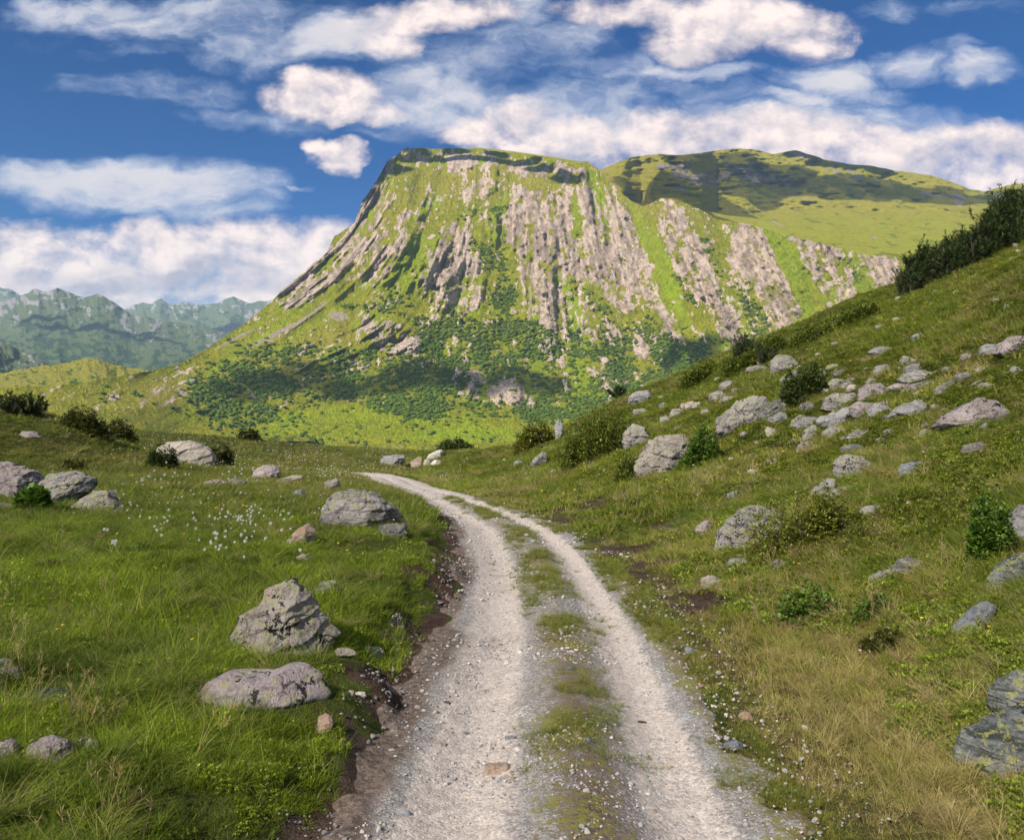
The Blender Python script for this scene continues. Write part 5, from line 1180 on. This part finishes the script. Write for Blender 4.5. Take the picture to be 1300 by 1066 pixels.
# ------------------------------------------------------------------ clouds between the sun and the land (they cast the shade)
def cloud_mat(name, tr):
    m, t, o = mat(name); d_ = t.node('ShaderNodeBsdfDiffuse'); d_.inputs[0].default_value = (.9, .9, .9, 1)
    if tr:
        tt = t.node('ShaderNodeBsdfTransparent'); mx = t.node('ShaderNodeMixShader'); mx.inputs[0].default_value = tr
        t.l.new(d_.outputs[0], mx.inputs[1]); t.l.new(tt.outputs[0], mx.inputs[2]); t.l.new(mx.outputs[0], o.inputs[0])
    else: t.l.new(d_.outputs[0], o.inputs[0])
    return m
M_cl = cloud_mat('cloud_dense', 0); M_half = cloud_mat('cloud_soft', .5); M_thin = cloud_mat('cloud_thin', .775)
def cloud(label, puffs, mtl, flat=1.0, sub=3):
    V_, F_, n = [], [], 0
    for c, r in puffs:
        V, Fc = ico(sub); q = fbm3(V[:, 0] * 1.7 + c[0] * .01, V[:, 1] * 1.7 + c[1] * .01, V[:, 2] * 1.7, 3, 900, .6)
        V_.append(V * (.72 + .56 * q)[:, None] * (np.asarray(r) if np.ndim(r) else r * np.array([1, 1, flat])) + c); F_.append(Fc + n); n += len(V)
    return tag(mobj('cloud', mesh_np('cloud', np.concatenate(V_), np.concatenate(F_), [mtl])), label, 'cloud')
def sunward(p, z): return np.asarray(p) + SD * ((z - p[2]) / SD[2])
def shade(label, L, z, src='m', dep=None, mtl=None):
    puffs = []
    for px, row, rp in L:
        if src == 'm': p = on_mountain(px, row)
        elif src == 'r': p = on_ridge(px, row)
        else: p = mountain_xyz(np.float64(px), np.float64(row), np.float64(src(px)))
        puffs.append((sunward(p, z), np.array([rp * p[1] / F, dep or rp * p[1] / F, (dep or rp * p[1] / F) * .5]) if dep else rp * p[1] / F))
    return cloud(label, puffs, mtl or M_cl)
shade('ragged white cloud overhead shading the summit', [(462, 242, 15), (478, 224, 17), (498, 208, 20), (525, 203, 22), (555, 202, 22), (590, 200, 21), (625, 202, 21), (655, 208, 20), (685, 214, 18), (712, 221, 15), (735, 227, 10), (530, 192, 14), (580, 192, 14), (630, 195, 14), (680, 203, 12)], 1500)
shade('long white cloud overhead shading the grassy ridge', [(832, 242, 20), (865, 238, 24), (900, 236, 26), (935, 235, 26), (970, 236, 26), (1005, 233, 26), (1045, 232, 24), (1090, 234, 22), (1130, 240, 20), (1185, 250, 18), (1240, 254, 20), (1290, 250, 24)], 2000, 'r', 220, M_half)
shade('narrow white cloud overhead shading the dark top of the ridge', [(1012, 194, 14), (1040, 203, 14), (1075, 210, 16), (1110, 214, 16)], 2100, 'r', 120)
shade('broken white cloud overhead shading the mountain foot', [(395, 476, 32), (345, 486, 26), (440, 496, 24), (490, 484, 28), (540, 474, 32), (585, 482, 24), (300, 498, 18)], 1500, 'm', None, M_half)
shade('small white cloud overhead shading the gorge', [(615, 490, 28), (655, 478, 28), (695, 490, 24)], 1600, 'm', None, M_half)
shade('little white cloud overhead shading the right gully', [(872, 440, 20), (852, 456, 16), (895, 452, 18), (905, 432, 14)], 1500, 'm', None, M_half)
shade('distant white cloud shading the far grey mountain', [(110, 412, 14), (140, 414, 15), (175, 417, 12), (200, 420, 9), (100, 438, 12), (85, 432, 9), (145, 388, 10), (20, 385, 14), (40, 380, 9), (135, 436, 7)], 2600, lambda px: 5400)
shade('distant white cloud shading the dark blue ridge', [(210, 412, 14), (240, 405, 20), (270, 402, 20), (300, 400, 20), (330, 398, 20), (350, 395, 18), (190, 400, 8)], 3500, lambda px: 8200)
cloud('thin white veil cloud overhead shading the pass', [(sunward(np.array([8., 42., -3.]), 1500), 150)], M_thin, .35, 4)

# ------------------------------------------------------------------ haze
V, Fc = box((0, 6500, 420), (26000, 16000, 1180)); Vh = np.array(V)
Vh[:, 2] = np.where(Vh[:, 2] < 0, -168.5, 1010)
m, t, o = mat('haze_air')
pv = t.node('ShaderNodeVolumePrincipled'); pv.inputs['Color'].default_value = (.48, .74, 1, 1); pv.inputs['Density'].default_value = HAZE if 'HAZE' in globals() else 4.6e-5
t.l.new(pv.outputs[0], o.inputs['Volume'])
hz = mobj('haze', mesh_np('haze', Vh, Fc, [m], False)); tag(hz, 'thin bluish mountain air over the whole valley', 'haze', kind='stuff')

# ------------------------------------------------------------------ sky
w = bpy.data.worlds.new('World'); S.world = w; w.use_nodes = True
w.cycles.sampling_method = 'NONE'
w.node_tree.nodes.clear(); t = NT(w.node_tree)
wo = t.node('ShaderNodeOutputWorld'); bg = t.node('ShaderNodeBackground'); bg.inputs[1].default_value = .106
sky = t.node('ShaderNodeTexSky', sky_type='NISHITA', sun_disc=False, sun_elevation=SUN_EL, sun_rotation=math.atan2(SD[0], SD[1]), altitude=1900, air_density=1.0, dust_density=.3, ozone_density=2.5)
G_ = t.node('ShaderNodeTexCoord').outputs['Generated']
sx = t.node('ShaderNodeSeparateXYZ'); t.l.new(G_, sx.inputs[0])
yy = t.math('MAXIMUM', sx.outputs[1], .05)
a_ = t.math('DIVIDE', sx.outputs[0], yy); b_ = t.math('DIVIDE', sx.outputs[2], yy)
ab = t.node('ShaderNodeCombineXYZ'); t.l.new(a_, ab.inputs[0]); t.l.new(b_, ab.inputs[1])
AB0 = ab.outputs[0]
wn = t.node('ShaderNodeTexNoise'); t.put(wn.inputs['Vector'], t.scale(AB0, (1, 1.5, 1))); wn.inputs['Scale'].default_value = 6; wn.inputs['Detail'].default_value = 5; wn.inputs['Roughness'].default_value = .6
wv = t.node('ShaderNodeVectorMath', operation='MULTIPLY_ADD'); t.l.new(t.vmath('SUBTRACT', wn.outputs['Color'], (.5, .5, .5)), wv.inputs[0]); wv.inputs[1].default_value = (.13, .075, 0); t.l.new(AB0, wv.inputs[2])
AB = wv.outputs[0]
def blobs(L):
    acc = None
    for px, row, rx, ry, wt in L:
        iv = (F / rx, F / ry, 0); of = (-(px - CX) / rx, -(CY - row) / ry, 0)
        n = t.node('ShaderNodeVectorMath', operation='MULTIPLY_ADD'); t.put(n.inputs[0], AB); n.inputs[1].default_value = iv; n.inputs[2].default_value = of
        q = t.node('ShaderNodeVectorMath', operation='DOT_PRODUCT'); t.l.new(n.outputs[0], q.inputs[0]); t.l.new(n.outputs[0], q.inputs[1])
        e = t.math('MULTIPLY_ADD', q.outputs['Value'], -wt, 1.35 * wt)
        acc = e if acc is None else t.math('MAXIMUM', acc, e)
    return t.math('MINIMUM', t.math('MAXIMUM', acc, 0), 1.0)
CUM = [(20, 318, 90, 42, 1), (110, 320, 90, 38, 1), (190, 318, 70, 42, 1), (285, 312, 62, 44, 1), (345, 318, 60, 44, 1), (415, 322, 70, 48, 1), (200, 358, 260, 40, 1), (20, 356, 90, 44, .95), (330, 372, 120, 26, .9), (90, 376, 160, 24, .9), (420, 118, 78, 36, 1), (392, 104, 36, 24, 1), (455, 138, 62, 22, .9), (438, 196, 40, 22, 1), (412, 184, 20, 13, .9),
       (640, 158, 86, 34, 1), (700, 178, 110, 40, 1), (600, 152, 50, 20, .8), (1190, 210, 210, 52, 1), (1230, 172, 110, 24, .8), (1110, 196, 80, 36, 1), (1260, 185, 90, 32, 1), (1000, 172, 110, 34, .9), (860, 168, 130, 36, .85), (930, 190, 160, 30, .9), (940, 30, 130, 44, 1), (820, 14, 120, 30, .9), (880, 55, 80, 24, .8), (545, 22, 110, 26, .85), (490, 48, 60, 22, .7)]
WISP = [(1100, 160, 200, 40, .5), (860, 140, 220, 50, .45), (560, 70, 180, 50, .4), (170, 232, 190, 40, .95), (40, 222, 90, 26, .7), (250, 260, 110, 22, .6), (240, 25, 220, 34, .6), (110, 12, 120, 24, .6), (330, 62, 100, 34, .5), (190, 110, 130, 20, .42), (130, 60, 120, 16, .3), (440, 40, 120, 40, .65), (520, 95, 60, 40, .6), (540, 130, 130, 46, .6), (660, 15, 40, 40, .6), (300, 140, 80, 16, .3), (380, 150, 60, 26, .4),
        (880, 88, 100, 14, .75), (800, 90, 120, 30, .45), (830, 130, 150, 40, .5), (1050, 100, 80, 34, .7), (1010, 122, 60, 16, .7), (1140, 80, 70, 30, .5), (1110, 118, 60, 16, .5), (1250, 92, 60, 26, .7), (1130, 12, 60, 16, .5), (1240, 10, 70, 16, .45), (740, 150, 160, 50, .55), (960, 150, 140, 34, .5), (370, 236, 30, 5, .5), (1220, 60, 50, 14, .25), (740, 60, 60, 40, .35)]
n1 = t.noise(t.scale(AB0, (1, 1.35, 1)), 10, 7, .62, .15); n1b = t.noise(t.scale(t.vmath('ADD', AB0, (-.010, .016, 0)), (1, 1.35, 1)), 10, 4, .6, .15)
n2 = t.noise(t.scale(AB, (1, 2.6, 1)), 7, 6, .56, .1); n3 = t.noise(t.scale(t.vmath('ADD', AB, (3, 1, 0)), (1, 1.8, 1)), 24, 4, .65, .3)
fc = blobs(CUM); fw = blobs(WISP)
dc = t.math('ADD', fc, t.math('MULTIPLY', t.math('SUBTRACT', n1, .5), 2.9))
dens_c = t.math('MULTIPLY', t.sstep(dc, .02, 1.2), .97)
dw = t.math('ADD', fw, t.math('ADD', t.math('MULTIPLY', t.math('SUBTRACT', n2, .5), 1.7), t.math('MULTIPLY', t.math('SUBTRACT', n3, .5), .7)))
dens_w = t.math('MULTIPLY', t.sstep(dw, .10, 1.05), .85)
dens_w = t.math('MULTIPLY', dens_w, t.sstep(fw, .0, .2))
dens_c = t.math('MULTIPLY', dens_c, t.sstep(fc, .0, .2))
# light side of the billows
lit = t.math('ADD', t.math('MULTIPLY', t.math('SUBTRACT', n1, n1b), 3.2), .66)
lit = t.math('ADD', lit, t.math('MULTIPLY', t.math('SUBTRACT', fc, .6), .2), clamp=True)
BASES = [(215, 362, 200, 14, 1), (290, 345, 60, 18, 1), (60, 350, 90, 16, .6), (150, 344, 50, 12, .6), (900, 62, 100, 12, .7), (710, 205, 100, 14, .5), (1250, 200, 80, 20, .55), (430, 150, 60, 8, .4), (1150, 222, 100, 14, .4)]
sh_ = t.math('MULTIPLY', blobs(BASES), t.sstep(n1, .25, .7))
lit = t.math('SUBTRACT', lit, t.math('MULTIPLY', sh_, .8), clamp=True)
CS = 1.0
white = t.mix(lit, (2.7, 2.55, 3.0), (5.9, 4.95, 4.55))
wispc = t.mix(t.sstep(dw, .3, 1.2), (2.5, 3.0, 4.0), (4.5, 4.2, 4.2))
blue = t.mix(1.0, sky.outputs[0], (.025, .215, .43), 'MULTIPLY')
c = t.mix(dens_w, blue, wispc); c = t.mix(dens_c, c, white)
# scattered cloud over the rest of the sky, behind and above the photograph
n4 = t.noise(t.scale(G_, (1, 1, 2)), 3.2, 2, .6)
oth = t.math('MULTIPLY', t.sstep(n4, .45, .62), t.math('SUBTRACT', 1, t.math('MULTIPLY', t.sstep(sx.outputs[1], .1, .3), t.sstep(b_, .62, .52))))
oth = t.math('MULTIPLY', oth, t.sstep(sx.outputs[2], .0, .15))
c = t.mix(t.math('MULTIPLY', oth, .8), c, (4.6, 4.5, 4.4))
t.l.new(c, bg.inputs[0]); t.l.new(bg.outputs[0], wo.inputs[0])
